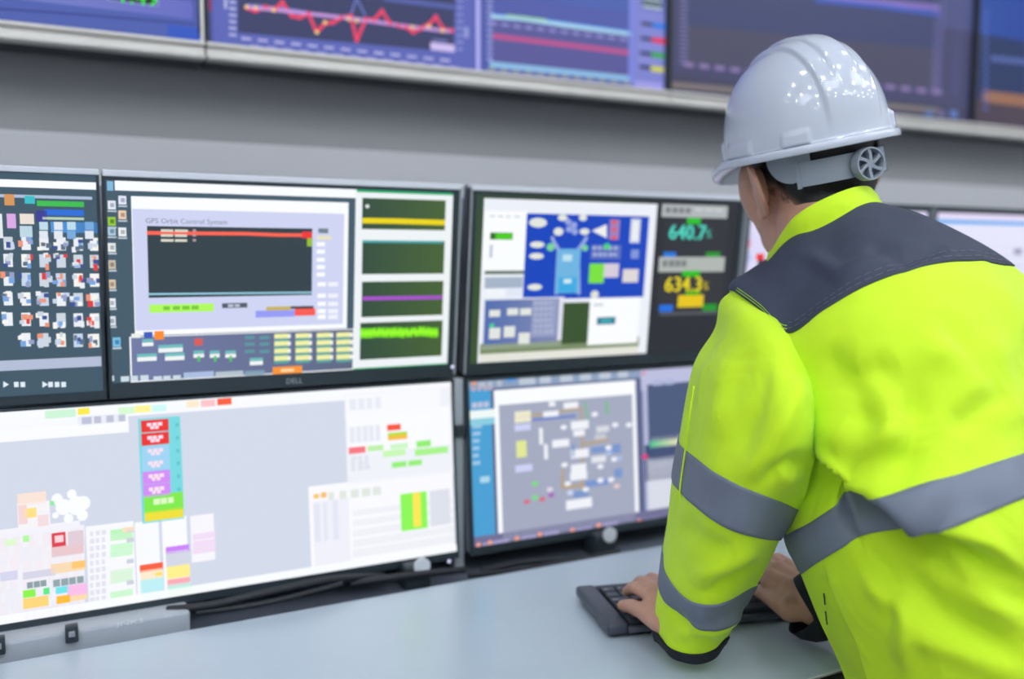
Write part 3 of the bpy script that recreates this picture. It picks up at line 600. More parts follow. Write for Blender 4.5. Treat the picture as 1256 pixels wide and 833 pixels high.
for x, c in ((1135, (80, 110, 170)), (1150, (100, 100, 140)), (1165, (90, 120, 190))): d.rect(x, 135, x+8, 145, c, 5)
d = tvs[3]
d.grad(1196, -60, 1290, 60, (36, 76, 160), (30, 60, 150), 1); d.rect(1196, 40, 1290, 130, (34, 50, 96), 2); d.rect(1196, 120, 1300, 200, (70, 58, 74), 2)
for k in range(8): d.rect(1216+k*9, 68+k*.9, 1222+k*9, 76+k*.9, (90, 110, 180), 4)
for y, c in ((86, (60, 100, 190)), (95, (40, 96, 190)), (104, (44, 110, 200)), (128, (130, 100, 140)), (142, (140, 130, 160))): d.words(1208, y, 1290, y+7, c, 8, 4, .2)
d.line([(1205, 118), (1290, 128)], 9, (150, 105, 80), 3)
for k in range(14): d.rect(1206, 14+k*9, 1211, 18+k*9, (90, 110, 185), 4)
for dd in tvs: dd.build(dd.root)

# ------------------------------------------------------------------ desk
DZ = .75; YB = 1.298; pfe = PZ(1010, 832, DZ); YF = pfe[1]
XL, XR = -1.3, 3.3
desk = empty('control_desk', ((XL+XR)/2, (YF+YB)/2, 0), 'long pale grey control desk under the monitors', 'desk')
xm = (XL+XR)/2; wd = XR-XL
MB().box((xm, (YF+YB)/2+.004, DZ-.014), (wd, YB-YF-.012, .028), .002).build('desktop', M['desk'], desk)
fe = MB().box((xm, YF-.002, DZ-.016), (wd, .012, .032), .003).build('front_edge', M['deskdark'], desk)
MB().box((xm, YF+.0065, DZ-.002), (wd, .003, .0052), .0005).build('edge_strip', M['deskwhite'], desk)
MB().box((xm, 1.5, .735), (wd, .03, 1.29), .003).build('back_panel', M['panel'], desk)
MB().box((xm, (YB+1.485)/2, .7245), (wd, 1.485-YB, .012), .002).build('cable_tray', M['tray'], desk)
MB().box((xm, 1.477, .765), (wd, .012, .08), .002).build('tray_wall', M['tray'], desk)
for x in (XL+.02, .4, 1.9, XR-.02):
    MB().box((x, (YF+YB)/2+.06, .36), (.03, YB-YF-.2, .72), .003).build('pedestal', M['panel'], desk)

# grey trunking with black sockets behind the desk edge
a0 = onplane(-60, 800, (0, 1, 0), (0, 1.34, 0))[0]; a1 = onplane(232, 745, (0, 1, 0), (0, 1.33, 0))[0]
tr = empty('power_strip', ((a0+a1)/2, 1.345, .731), 'grey desk power strip with black sockets under the spreadsheet monitor', 'power strip')
zst = onplane(60, 779, (0, 1, 0), (0, 1.32, 0))[2]
MB().box(((a0+a1)/2, 1.345, (.7315+zst)/2), (a1-a0, .05, zst-.7315), .004).build('body', M['strip'], tr)
for px, py in ((88, 777), (-2, 792)):
    p = onplane(px, py, (0, 1, 0), (0, 1.32, 0))
    s_ = MB().box((p[0], 1.3185, p[2]+.001), (.016, .012, .024), .002).build('socket', M['black'], tr)
    MB().box((p[0], 1.3115, p[2]+.002), (.008, .003, .008), .001).build('plug_hole', M['grey'], s_)
p = onplane(143, 769, (0, 1, 0), (0, 1.319, 0)); v, f = text2d('JNKS'); hh = .006
build('lettering', [(p[0]+q[0]*hh*1.9, 1.3192, p[2]+q[1]*hh) for q in v], f, M['label'], tr)

# cables lying in the tray
def bez(pts, n=12):
    pts = [Vector(p) for p in pts]; out = []
    for i in range(len(pts)-1):
        p0, p1, p2, p3 = pts[max(i-1, 0)], pts[i], pts[i+1], pts[min(i+2, len(pts)-1)]
        for k in range(n):
            t = k/n; out.append(.5*((2*p1)+(p2-p0)*t+(2*p0-5*p1+4*p2-p3)*t*t+(3*p1-p0-3*p2+p3)*t**3))
    out.append(pts[-1]); return out
def cab(pts, r, label):
    w = [onplane(x, y, (0, 1, 0), (0, yy, 0)) for x, y, yy in pts]
    w = [Vector((q[0], max(q[1], YB+r+.002), max(q[2], .7312+r))) for q in w]
    o = MB().tube(bez(w), r, 8).build('cable', M['cable'], None, True, origin=w[0]); tag(o, label, 'cable', 'black cables in the tray behind the desk')
cab([(205, 748, 1.345), (260, 742, 1.325), (330, 726, 1.32), (400, 712, 1.33), (470, 706, 1.36)], .006, 'thick black cable behind the desk edge, right of the grey power strip')
cab([(240, 752, 1.33), (300, 744, 1.312), (345, 735, 1.312), (420, 716, 1.325)], .0045, 'thin black cable in front of the thick one, right of the grey power strip')
cab([(590, 700, 1.35), (640, 690, 1.34), (690, 686, 1.335), (725, 692, 1.33), (745, 686, 1.38)], .006, 'arched black cable under the monitor with the blue sidebar')
cab([(575, 706, 1.312), (630, 700, 1.312), (690, 690, 1.312), (735, 682, 1.312), (760, 676, 1.312)], .005, 'flat-lying black cable under the monitor with the blue sidebar')
cab([(430, 716, 1.345), (470, 710, 1.33), (520, 704, 1.33), (570, 699, 1.34)], .006, 'short black cable under the gap between the two lower monitors')
# stand feet: dark blocks
def foot(px, py, label):
    p = onplane(px, py, (0, 1, 0), (0, 1.36, 0))
    t = empty('monitor_clamp', (p[0], 1.36, .731), label, 'clamp', 'clamps under the lower monitors')
    MB().box((p[0], 1.36, .753), (.045, .05, .042), .006).build('body', M['black'], t)
    MB().tube([(p[0]+.005, 1.335, .772), (p[0]+.005, 1.331, .772)], .014, 16).build('screw', M['silver'], t)
foot(507, 708, 'dark clamp under the right end of the spreadsheet monitor'); foot(735, 672, 'dark clamp under the monitor with the blue sidebar')
# pole in the gap between lower monitors
pg = np.array([(xm4b+xm6)/2, 1.39, .9]); gw = xm6-xm4b-.005
t = empty('mounting_pole', (pg[0], 1.45, .73), 'grey mounting pole in the gap between the two lower monitors', 'pole')
MB().box((pg[0], 1.395, .90), (gw, .02, .338), .002).build('post', M['strip'], t)
MB().box((pg[0]-.004, 1.452, 1.19), (.05, .016, .38), .002).build('upper_plate', M['grey'], t)
MB().box((pg[0], 1.43, 1.04), (gw*.6, .06, .03), .002).build('post_joint', M['grey'], t)
pb = onplane(566, 527, (0, 1, 0), (0, 1.39, 0)); MB().box((pg[0], 1.381, pb[2]), (gw+.001, .01, .02), .002).build('clamp_band', M['black'], t)

# ------------------------------------------------------------------ keyboard
kz = DZ
ka = PZ(745, 783, kz+.004); kb_ = PZ(705, 731, kz+.006)
ky = Vector(kb_-ka); ky.z = 0; KD = ky.length; ky.normalize(); kx = Vector((ky.y, -ky.x, 0)); KW = .44
kroot = empty('keyboard', Vector(ka)+kx*KW/2+ky*KD/2, 'black keyboard under both hands on the grey desk', 'keyboard')
kroot.location.z = kz
KM = Matrix((kx, ky, Vector((0, 0, 1)))).transposed()
def kp(a, b, z): return Vector((ka[0], ka[1], kz))+kx*a+ky*b+Vector((0, 0, z))
def kbox(mb, a0, b0, a1, b1, z0, z1, bev, mi=0, seg=2):
    c = kp((a0+a1)/2, (b0+b1)/2, (z0+z1)/2); return mb.box(c, (a1-a0, b1-b0, z1-z0), bev, KM, seg, mi)
kbox(MB(), 0.004, .004, KW-.004, KD-.004, .003, .015, .005).build('base', M['kbdark'], kroot)
rm = MB(); kbox(rm, 0, 0, .031, KD, .006, .023, .006, seg=3); kbox(rm, KW-.02, 0, KW, KD, .006, .023, .006, seg=3); kbox(rm, .03, KD-.012, KW-.019, KD, .008, .021, .004); kbox(rm, .03, 0, KW-.019, .01, .006, .016, .004)
smooth_by_angle(rm.build('top_frame', M['kb'], kroot))
for a, b in ((.03, .02), (KW-.03, .02), (.03, KD-.02), (KW-.03, KD-.02)): kbox(MB(), a-.012, b-.006, a+.012, b+.006, .0003, .004, .001).build('foot', M['kbdark'], kroot)
rows = [['Ctrl', 'Win', 'Alt', ' ', 'Alt', 'Fn', 'Ctrl', '<', 'v', '>'], ['Shift', 'Z', 'X', 'C', 'V', 'B', 'N', 'M', ',', '.', '/', 'Shift', '^', '1', '2', '3'], ['Caps', 'A', 'S', 'D', 'F', 'G', 'H', 'J', 'K', 'L', ';', "'", 'Enter', '4', '5', '6'],
        ['Tab', 'Q', 'W', 'E', 'R', 'T', 'Y', 'U', 'I', 'O', 'P', '[', ']', '\\', '7', '8', '9'], ['`', '1', '2', '3', '4', '5', '6', '7', '8', '9', '0', '-', '=', 'Back', '/', '*', '-'], ['Esc', 'F1', 'F2', 'F3', 'F4', 'F5', 'F6', 'F7', 'F8', 'F9', 'F10', 'F11', 'F12', 'Prt', 'Del', 'Ins', 'End']]
wid = {'Ctrl': 1.4, 'Win': 1.2, 'Alt': 1.2, ' ': 6.2, 'Shift': 2.1, 'Caps': 1.7, 'Enter': 2.2, 'Tab': 1.5, 'Back': 1.9, '\\': 1.4}
b0 = .012; rh = (KD-.026)/6
for ri, rw in enumerate(rows):
    tot = sum(wid.get(k, 1) for k in rw); un = (KW-.056)/tot; a = .034
    for k in rw:
        w_ = wid.get(k, 1)*un
        mb = MB(); kbox(mb, a+.001, b0+ri*rh+.001, a+w_-.001, b0+(ri+1)*rh-.001, .012, .0225, .0022, 0)
        if k.strip():
            v, f = text2d(k); hh = .0052 if len(k) == 1 else .0036
            if len(v): mb.add([kp(a+.004+p[0]*hh, b0+ri*rh+.008+p[1]*hh, .0228) for p in v], f, 1)
        mb.build('key', None, kroot, mats=[M['key'], M['legend']]); a += w_

# ------------------------------------------------------------------ cloth surfaces
def cr(a, t):
    """Catmull-Rom over the first axis of array a at parameters t"""
    n = len(a); i = np.clip(np.floor(t).astype(int), 0, n-2); f = (t-i).reshape(-1, *([1]*(a.ndim-1)))
    ext = np.concatenate([[2*a[0]-a[1]], a, [2*a[-1]-a[-2]]])
    p0, p1, p2, p3 = ext[i], ext[i+1], ext[i+2], ext[i+3]
    return .5*(2*p1+(p2-p0)*f+(2*p0-5*p1+4*p2-p3)*f**2+(3*p1-p0-3*p2+p3)*f**3)
def to_world(g):
    x, y, Z = g[..., 0], g[..., 1], g[..., 2]
    return CAM+Z[..., None]*((x-CX)[..., None]/F_PX*RT-(y-CY)[..., None]/F_PX*UP+FW)
def vnoise(p, seed=0):
    """smooth value noise on an array of points"""
    p = np.asarray(p); i = np.floor(p).astype(int); f = p-i; f = f*f*(3-2*f); out = 0
    def h(a): return (np.sin(a[..., 0]*127.1+a[..., 1]*311.7+a[..., 2]*74.7+seed*17.3)*43758.5453) % 1
    for dx in (0, 1):
        for dy in (0, 1):
            for dz in (0, 1):
                w = (f[..., 0] if dx else 1-f[..., 0])*(f[..., 1] if dy else 1-f[..., 1])*(f[..., 2] if dz else 1-f[..., 2])
                out = out+w*h(i+np.array([dx, dy, dz]))
    return out-.5
def crease(px, py, pts, A, L, kind='step', end=25, sharp=3.0):
    """a fold along a line of the cloth: step = one side overhangs the other; ridge / valley = soft roll"""
    pts = np.array(pts, float); best = np.full(px.shape, 1e9); sg = np.zeros(px.shape); fall = np.ones(px.shape)
    tot = np.sum(np.hypot(*np.diff(pts, axis=0).T)); acc = 0
    for (x0, y0), (x1, y1) in zip(pts[:-1], pts[1:]):
        dx, dy = x1-x0, y1-y0; ln = math.hypot(dx, dy)
        t = np.clip(((px-x0)*dx+(py-y0)*dy)/ln**2, 0, 1); qx, qy = px-(x0+t*dx), py-(y0+t*dy); dd = np.hypot(qx, qy)
        s = np.where((dx*qy-dy*qx) < 0, 1.0, -1.0); m = dd < best
        along = acc+t*ln
        best = np.where(m, dd, best); sg = np.where(m, s, sg); fall = np.where(m, np.clip(np.minimum(along, tot-along)/end, 0, 1)*.85+.15, fall); acc += ln
    if kind == 'step': return A*fall*np.tanh(sg*best/sharp)*np.exp(-best/L)
    return A*fall*np.exp(-(best/L)**2)
class Cloth:
    """closed sleeve/torso: rows of (x, y, distance) seen control points for the near half, far half bulges away by f[row]"""
    def __init__(s, rows, fbulge, nu=14, nv=12, creases=(), wr=.003, seed=0, front_cols=20, fdir=None):
        a = np.array(rows, float); s.R, s.K = a.shape[:2]; s.nu, s.nv = nu, nv
        tv = np.linspace(0, s.R-1, (s.R-1)*nv+1); tu = np.linspace(0, s.K-1, (s.K-1)*nu+1)
        g = cr(a, tv); g = np.swapaxes(cr(np.swapaxes(g, 0, 1), tu), 0, 1)
        s.px, s.py = g[..., 0], g[..., 1]
        w = to_world(g)
        nrm = s.normals(w)
        e = np.zeros(s.px.shape)
        for c in creases: e = e+crease(s.px, s.py, *c)
        edge = np.sin(np.pi*np.linspace(0, 1, len(tu)))[None, :]**.5
        q = w*1.0; e = e+wr*(vnoise(q*np.array([9, 9, 14]), seed)+.5*vnoise(q*np.array([22, 22, 30]), seed+3))*2
        w = w+nrm*(e*np.clip(edge*1.6, 0, 1))[..., None]
        fb = np.interp(tv, range(s.R), fbulge)
        fd = np.array(fdir if fdir is not None else FW, float); fd = fd/np.linalg.norm(fd)
        fr = []
        for k in range(1, front_cols):
            th = math.pi*k/front_cols; t = (1+math.cos(th))/2
            fr.append(w[:, -1]*t+w[:, 0]*(1-t)+fd*(fb*math.sin(th))[:, None])
        s.front = np.stack(fr, 1); s.g = w; s.tv, s.tu = tv, tu
        s.ring = np.concatenate([w, s.front], 1)
        s.nrm = s.normals(w)
    def normals(s, w):
        du = np.gradient(w, axis=1); dv = np.gradient(w, axis=0); n = np.cross(du, dv); n /= np.linalg.norm(n, axis=-1, keepdims=True)+1e-12
        flip = np.sign(np.sum(n*(CAM-w), -1).mean()); return n*flip
    def shell(s, mb, v0=None, v1=None, off=0.0, cap=True):
        i0 = 0 if v0 is None else int(round(v0*s.nv)); i1 = len(s.tv)-1 if v1 is None else int(round(v1*s.nv))
        r = s.ring[i0:i1+1]; nr, nc = r.shape[:2]
        if off:
            full = s.ring; du = np.roll(full, -1, 1)-np.roll(full, 1, 1); dv = np.gradient(full, axis=0); n = np.cross(du, dv); n /= np.linalg.norm(n, axis=-1, keepdims=True)+1e-12
            cen = full.mean(1, keepdims=True); sgn = np.sign(np.sum(n*(full-cen), -1).mean()); r = r+(n*sgn)[i0:i1+1]*off
        vs = r.reshape(-1, 3); fs = []
        for i in range(nr-1):
            for j in range(nc): fs.append([i*nc+j, i*nc+(j+1) % nc, (i+1)*nc+(j+1) % nc, (i+1)*nc+j])
        if cap:
            k = len(vs); vs = np.concatenate([vs, r[0].mean(0)[None], r[-1].mean(0)[None]])
            for j in range(nc): fs.append([k, (j+1) % nc, j]); fs.append([k+1, (nr-1)*nc+j, (nr-1)*nc+(j+1) % nc])
        return mb.add(vs, fs)
    def band(s, v0, v1, off=.0015):
        """a thin raised ring round the whole cloth between two rows, edges tucked in"""
        mb = MB(); i0, i1 = int(round(v0*s.nv)), int(round(v1*s.nv)); full = s.ring
        du = np.roll(full, -1, 1)-np.roll(full, 1, 1); dv = np.gradient(full, axis=0); n = np.cross(du, dv); n /= np.linalg.norm(n, axis=-1, keepdims=True)+1e-12
        cen = full.mean(1, keepdims=True); n *= np.sign(np.sum(n*(full-cen), -1).mean())
        rws = [full[i0]-n[i0]*.001]+[full[i]+n[i]*off for i in range(i0, i1+1)]+[full[i1]-n[i1]*.001]
        r = np.stack(rws); nr, nc = r.shape[:2]; fs = []
        for i in range(nr-1):
            for j in range(nc): fs.append([i*nc+j, i*nc+(j+1) % nc, (i+1)*nc+(j+1) % nc, (i+1)*nc+j])
        return mb.add(r.reshape(-1, 3), fs)
    def strip(s, v, u0, u1, half, off, dash=None):
        """a line of stitching lying on the near surface at row v"""
        mb = MB(); n = int((u1-u0)*30); prev = None
        for k in range(n+1):
            u = u0+(u1-u0)*k/n
            fi, fj = v*s.nv, u*s.nu; i, j = min(int(fi), len(s.tv)-2), min(int(fj), len(s.tu)-2); a, b = fi-i, fj-j
            L = lambda q: q[i, j]*(1-a)*(1-b)+q[i+1, j]*a*(1-b)+q[i, j+1]*(1-a)*b+q[i+1, j+1]*a*b
            p, nn = L(s.g), L(s.nrm); dv = L(np.gradient(s.g, axis=0)); dv = dv/np.linalg.norm(dv)
            cur = (p+nn*off-dv*half, p+nn*off+dv*half)
            if prev is not None and (dash is None or (k // dash) % 3): mb.add([prev[0], prev[1], cur[1], cur[0]], [[0, 1, 2, 3]])
            prev = cur
        return mb

torso_rows = [
    [(942, 322, 1.235), (958, 304, 1.195), (976, 291, 1.165), (1000, 282, 1.145), (1036, 264, 1.135), (1062, 252, 1.15), (1080, 250, 1.18), (1092, 254, 1.22)],
    [(921, 338, 1.19), (943, 342, 1.13), (970, 345, 1.085), (1012, 333, 1.055), (1062, 303, 1.05), (1108, 283, 1.075), (1140, 272, 1.12), (1166, 281, 1.2)],
    [(900, 357, 1.155), (932, 380, 1.08), (967, 408, 1.025), (1010, 379, 1.0), (1060, 352, .99), (1130, 328, 1.005), (1195, 321, 1.06), (1244, 327, 1.18)],
    [(915, 420, 1.12), (945, 436, 1.06), (988, 448, .992), (1045, 425, .955), (1105, 405, .945), (1175, 390, .955), (1245, 380, 1.02), (1295, 385, 1.15)],
    [(958, 540, 1.09), (985, 540, 1.03), (1010, 535, .972), (1060, 520, .935), (1120, 505, .918), (1190, 490, .925), (1268, 478, .985), (1325, 480, 1.12)],
    [(966, 657, 1.07), (985, 644, 1.015), (1015, 624, .972), (1055, 600, .95), (1092, 612, .91), (1170, 585, .888), (1262, 554, .925), (1350, 530, 1.08)],
    [(984, 704, 1.065), (1004, 689, 1.005), (1030, 673, .968), (1062, 655, .945), (1150, 648, .885), (1200, 632, .876), (1274, 606, .90), (1370, 590, 1.07)],
    [(1006, 762, 1.06), (1022, 754, 1.0), (1046, 745, .955), (1095, 732, .915), (1155, 718, .885), (1225, 703, .87), (1305, 690, .9), (1400, 675, 1.06)],
    [(1042, 850, 1.055), (1056, 848, 1.0), (1082, 845, .955), (1125, 840, .915), (1185, 832, .885), (1262, 822, .87), (1340, 812, .895), (1440, 800, 1.05)],
    [(1062, 990, 1.06), (1078, 990, 1.0), (1105, 988, .96), (1150, 985, .925), (1210, 978, .9), (1285, 968, .885), (1365, 958, .91), (1465, 950, 1.06)]]
FDIR = np.array([.243, .970, 0])
torso = Cloth(torso_rows, [.035, .08, .1, .11, .11, .09, .075, .055, .045, .04], nu=16, nv=14, wr=.005, seed=1, fdir=FDIR, creases=[
    ([(1150, 652), (1098, 625), (1060, 598), (1002, 556)][::-1], .030, 46, 'step', 30, 2.5),
    ([(1100, 622), (1150, 650), (1200, 672), (1262, 712)], .018, 40, 'step', 60, 4),
    ([(1004, 560), (1035, 605), (1052, 662)], .012, 20, 'step', 15, 2.5),
    ([(1052, 690), (1100, 750), (1118, 833)], .011, 15, 'ridge', 40),
    ([(1085, 690), (1160, 760), (1256, 810)], -.014, 20, 'ridge', 40),
    ([(1150, 690), (1256, 760)], .012, 18, 'ridge', 40),
    ([(1062, 672), (1088, 720), (1100, 790)], -.010, 12, 'ridge', 30),
    ([(1110, 660), (1180, 715), (1280, 745)], -.010, 14, 'ridge', 30),
    ([(1110, 775), (1190, 800), (1256, 830)], .008, 16, 'ridge', 30),
    ([(1050, 455), (1090, 500), (1100, 560)], .007, 18, 'ridge', 30),
    ([(1160, 540), (1200, 500), (1256, 485)], -.007, 16, 'ridge', 30),
    ([(1120, 420), (1180, 440), (1250, 425)], .005, 20, 'ridge', 30),
    ([(1150, 380), (1200, 440), (1230, 500)], -.006, 16, 'ridge', 30),
    ([(1011, 705), (1022, 740), (1046, 790), (1066, 850)], .005, 12, 'step', 12, 1.8),
    ([(1000, 520), (1060, 540), (1140, 530)], .014, 24, 'ridge', 40),
    ([(1075, 500), (1040, 560), (1010, 556)], -.011, 15, 'ridge', 20),
    ([(1130, 470), (1110, 560), (1090, 600)], -.010, 18, 'ridge', 40),
    ([(1180, 450), (1256, 520)], .010, 26, 'ridge', 30),
    ([(1060, 300), (1110, 320), (1160, 300)], -.008, 12, 'ridge', 20),
    ([(985, 310), (1030, 335), (1100, 310)], .007, 11, 'ridge', 20),
    ([(1000, 430), (1050, 470), (1100, 440)], -.008, 20, 'ridge', 20)])
sleeve_rows = [
    [(900, 357, 1.162), (932, 380, 1.09), (966, 408, 1.035), (989, 450, 1.0), (1002, 505, .985), (1000, 556, 1.0)],
    [(885, 373, 1.16), (912, 393, 1.075), (946, 427, 1.005), (971, 472, .965), (989, 522, .955), (999, 566, .99)],
    [(879, 408, 1.155), (896, 434, 1.06), (925, 466, .985), (952, 508, .948), (977, 552, .95), (994, 585, 1.005)],
    [(852, 456, 1.145), (872, 485, 1.055), (906, 525, .985), (940, 562, .952), (968, 588, .962), (989, 606, 1.02)],
    [(834, 546, 1.14), (855, 562, 1.055), (883, 582, .995), (916, 600, .968), (951, 614, .985), (981, 626, 1.045)],
    [(826, 592, 1.145), (843, 612, 1.065), (868, 634, 1.008), (898, 651, .985), (930, 660, 1.0), (957, 662, 1.062)],
    [(820, 645, 1.16), (836, 672, 1.085), (860, 690, 1.035), (892, 696, 1.018), (924, 692, 1.04), (947, 683, 1.095)],
    [(814, 682, 1.18), (825, 712, 1.11), (848, 735, 1.065), (874, 739, 1.052), (904, 731, 1.075), (928, 719, 1.125)],
    [(809, 722, 1.17), (822, 745, 1.128), (842, 762, 1.095), (866, 768, 1.08), (893, 758, 1.1), (916, 741, 1.145)],
    [(803, 772, 1.17), (815, 793, 1.135), (836, 803, 1.115), (858, 804, 1.112), (878, 796, 1.125), (893, 781, 1.16)],
    [(805, 786, 1.172), (820, 806, 1.14), (838, 813, 1.122), (858, 814, 1.12), (876, 806, 1.132), (889, 789, 1.165)]]
SF = .6*FW+.4*np.array([0, 0, 1.0])
sleeve = Cloth(sleeve_rows, [.05, .07, .085, .09, .085, .085, .08, .075, .07, .065, .06], nu=14, nv=12, wr=.0045, seed=5, fdir=FW+np.array([0, 0, .35]), creases=[
    ([(985, 460), (960, 520), (930, 570), (905, 592)], 0.0090, 14, 'ridge', 30),
    ([(998, 560), (965, 575), (930, 590)], -0.0108, 12, 'ridge', 20),
    ([(900, 420), (890, 470), (880, 540)], 0.0072, 14, 'ridge', 30),
    ([(940, 440), (930, 500), (900, 560)], -0.0072, 14, 'ridge', 30),
    ([(930, 670), (890, 690), (850, 715)], 0.0108, 12, 'ridge', 25),
    ([(940, 690), (890, 715), (860, 730)], -0.0090, 9, 'ridge', 25),
    ([(830, 640), (860, 665), (900, 680)], -0.0072, 12, 'ridge', 20),
    ([(915, 745), (870, 775), (830, 780)], 0.0090, 9, 'ridge', 20),
    ([(820, 735), (850, 780), (880, 785)], -0.0072, 9, 'ridge', 15)])

# right sleeve and cuff: mostly behind the torso
def ring_tube(mb, pts, rad, n=28, wr=.004, seed=9):
    pts = bez(pts, 10); m_ = len(pts); rr = np.interp(np.linspace(0, 1, m_), np.linspace(0, 1, len(rad)), rad)
    rr = rr*(1+wr*np.sin(np.arange(m_)*1.7)*6)
    return mb.tube(pts, list(rr), n)
wristR = Vector(PZ(1000, 744, .803)); elbR = Vector(P(1215, 655, 1.15)); shR = Vector(P(1222, 432, 1.13))
fdirR = (elbR-wristR).normalized()
rs = MB(); ring_tube(rs, [shR, (shR+elbR)/2+Vector((.02, .01, 0)), elbR, elbR*.5+wristR*.5, wristR+fdirR*.03+Vector((0, 0, .01))], [.07, .07, .066, .06, .052])
rc = MB(); ring_tube(rc, [wristR+fdirR*.034+Vector((0, 0, .01)), wristR+fdirR*.0, wristR-fdirR*.006], [.0465, .045, .043], 28, 0)

# ------------------------------------------------------------------ helmet frame and head frame
HB = Vector(P(988, 181, 1.265))         # centre of the brim plane
camv = lambda a, b, c: Vector(RT*a+UP*b+FW*c)
hn = camv(-.2, 1, -.149).normalized()
yawh = R_(15)
hf = camv(-math.sin(yawh), 0, math.cos(yawh)); hf = (hf-hn*hf.dot(hn)).normalized(); hr = hf.cross(hn).normalized()
HM = Matrix((hr, hf, hn)).transposed()
def hp(x, y, z): return HB+HM @ Vector((x, y, z))
def hd(x, y, z): return HB+HM @ Vector((x, y, z-.043))     # head coordinates: ears at z = 0

def sst(x, e0, e1):
    t = min(max((x-e0)/(e1-e0), 0), 1); return t*t*(3-2*t)
def dome(th, ph, scale=1.0, detail=True):
    """th: 0 = right, 90 = front; ph: 0 = rim, 90 = top"""
    ex = 2/2.25
    s = max(math.cos(ph), 0)**ex; z = .141*math.sin(ph)**ex
    c, sn = math.cos(th), math.sin(th)
    a = .120 if sn > 0 else .124; b = .107
    x, y = b*c*s, a*sn*s
    e = 0
    if detail:
        back = min(max((.12-y)/.24, 0), 1)
        w1 = .032+.007*back; w2 = .012+.006*back
        low = sst(z, .004, .06)
        e += .0055*(1-sst(abs(x), w1-.0018, w1+.0018))*(low if y < 0 else sst(z, .035, .075))
        e += .0045*(1-sst(abs(x), w2-.002, w2+.003))*(sst(z, .05, .12) if y < 0 else sst(z, .05, .1))
        ad = math.degrees(th) % 360
        for c0, hw, hgt, am in ((180, 14, .02, .0035), (0, 14, .02, .0035), (142, 9, .026, .0035), (38, 9, .026, .0035), (226, 9, .019, .003), (318, 10, .024, .0055)):
            dq = abs((ad-c0+180) % 360-180); e += am*(1-sst(dq, hw-1, hw+1))*(1-sst(z, hgt-.002, hgt+.0015))
        e += .0015*sst(z, 0, .004)*0
    L = math.sqrt(x*x+y*y+(z*.9)**2) or 1
    return Vector((x+e*x/L, y+e*y/L, z+e*z*.9/L))*scale
hat = empty('hard_hat', HB, 'glossy white hard hat worn by the person in the yellow jacket', 'hard hat')
nt_, np_ = 240, 70
V, Fq = [], []
def addrow(fn):
    k = len(V)
    for j in range(nt_): V.append(fn(2*math.pi*j/nt_))
    if k:
        for j in range(nt_): Fq.append([k-nt_+j, k-nt_+(j+1) % nt_, k+(j+1) % nt_, k+j])
for i in range(np_):                                     # inner dome, top to rim
    ph = math.pi/2*(1-i/(np_-1))*.998+.0005
    if i % 5 == 0 or i == np_-1: addrow(lambda th: HB+HM @ (dome(th, ph, .968, False)-Vector((0, 0, .001))))
def peak(th):
    q = max(0, math.sin(th)); return .010+.034*q**2.2, -.029*q**2.4
def rim(k, dz):
    def fn(th):
        e, dr = peak(th); b = dome(th, 0, 1, False); L = math.hypot(b.x, b.y)
        return HB+HM @ Vector((b.x*(1+e*k/L), b.y*(1+e*k/L), dr*k*k+dz))
    return fn
for k, dz in ((0, -.003), (.5, -.0035), (.88, -.006), (.97, -.008), (1.03, -.0065), (1.05, -.003), (1.02, .0005), (.9, .002), (.5, .003), (.15, .004)): addrow(rim(k, dz))
for i in range(np_):
    ph = math.pi/2*(i/(np_-1))*.998+.0005
    addrow(lambda th: HB+HM @ (dome(th, ph)+Vector((0, 0, .003*(1-i/(np_-1))))))
sh = build('shell', V, Fq, M['helmet'], hat, True)
# headband, overlapping strap and adjuster wheel
def band_mb(a0, a1, ra, rb, zt, zb, th_, n=60, round_end=0):
    mb = MB(); vs = []; fs = []
    for k in range(n+1):
        an = R_(a0+(a1-a0)*k/n); u = min(k, n-k)/n
        z0 = zb if not round_end else zb+(zt-zb)*(1-math.sqrt(max(0, 1-(1-min(u/round_end, 1))**2)))
        for (r_, z) in ((0, zt), (th_, zt), (th_, z0), (0, z0)):
            vs.append(hp((rb+r_)*math.cos(an), (ra+r_)*math.sin(an), z))
    for k in range(n):
        for q in range(4): fs.append([k*4+q, k*4+(q+1) % 4, (k+1)*4+(q+1) % 4, (k+1)*4+q])
    fs.append([0, 1, 2, 3]); fs.append([n*4+3, n*4+2, n*4+1, n*4]); return mb.add(vs, fs)
RA, RB = .106, .086
for a0_, a1_ in ((196, 232), (308, 344)):
    hb = band_mb(a0_, a1_, RA, RB, -.004, -.043, .0025, 60).build('headband', M['band'], hat)
    k_ = len(hb.data.vertices)//4                        # round off the front end of each side strap
    for i in range(k_):
        u = (i if a0_ < 270 else k_-1-i)/(k_-1)/.6
        if u < 1:
            zz_ = -.004-.039*math.sqrt(max(0, 1-(1-u)**2))
            for q in (2, 3):
                v_ = hb.data.vertices[i*4+q]; top_ = hb.data.vertices[i*4+(1 if q == 2 else 0)]; v_.co = top_.co+HM @ Vector((0, 0, zz_+.004-.0005))
    smooth_by_angle(hb, 50)
st = band_mb(222, 318, RA+.0027, RB+.0027, -.018, -.05, .003, 60)
smooth_by_angle(st.build('adjuster_strap', M['band'], hat), 50)
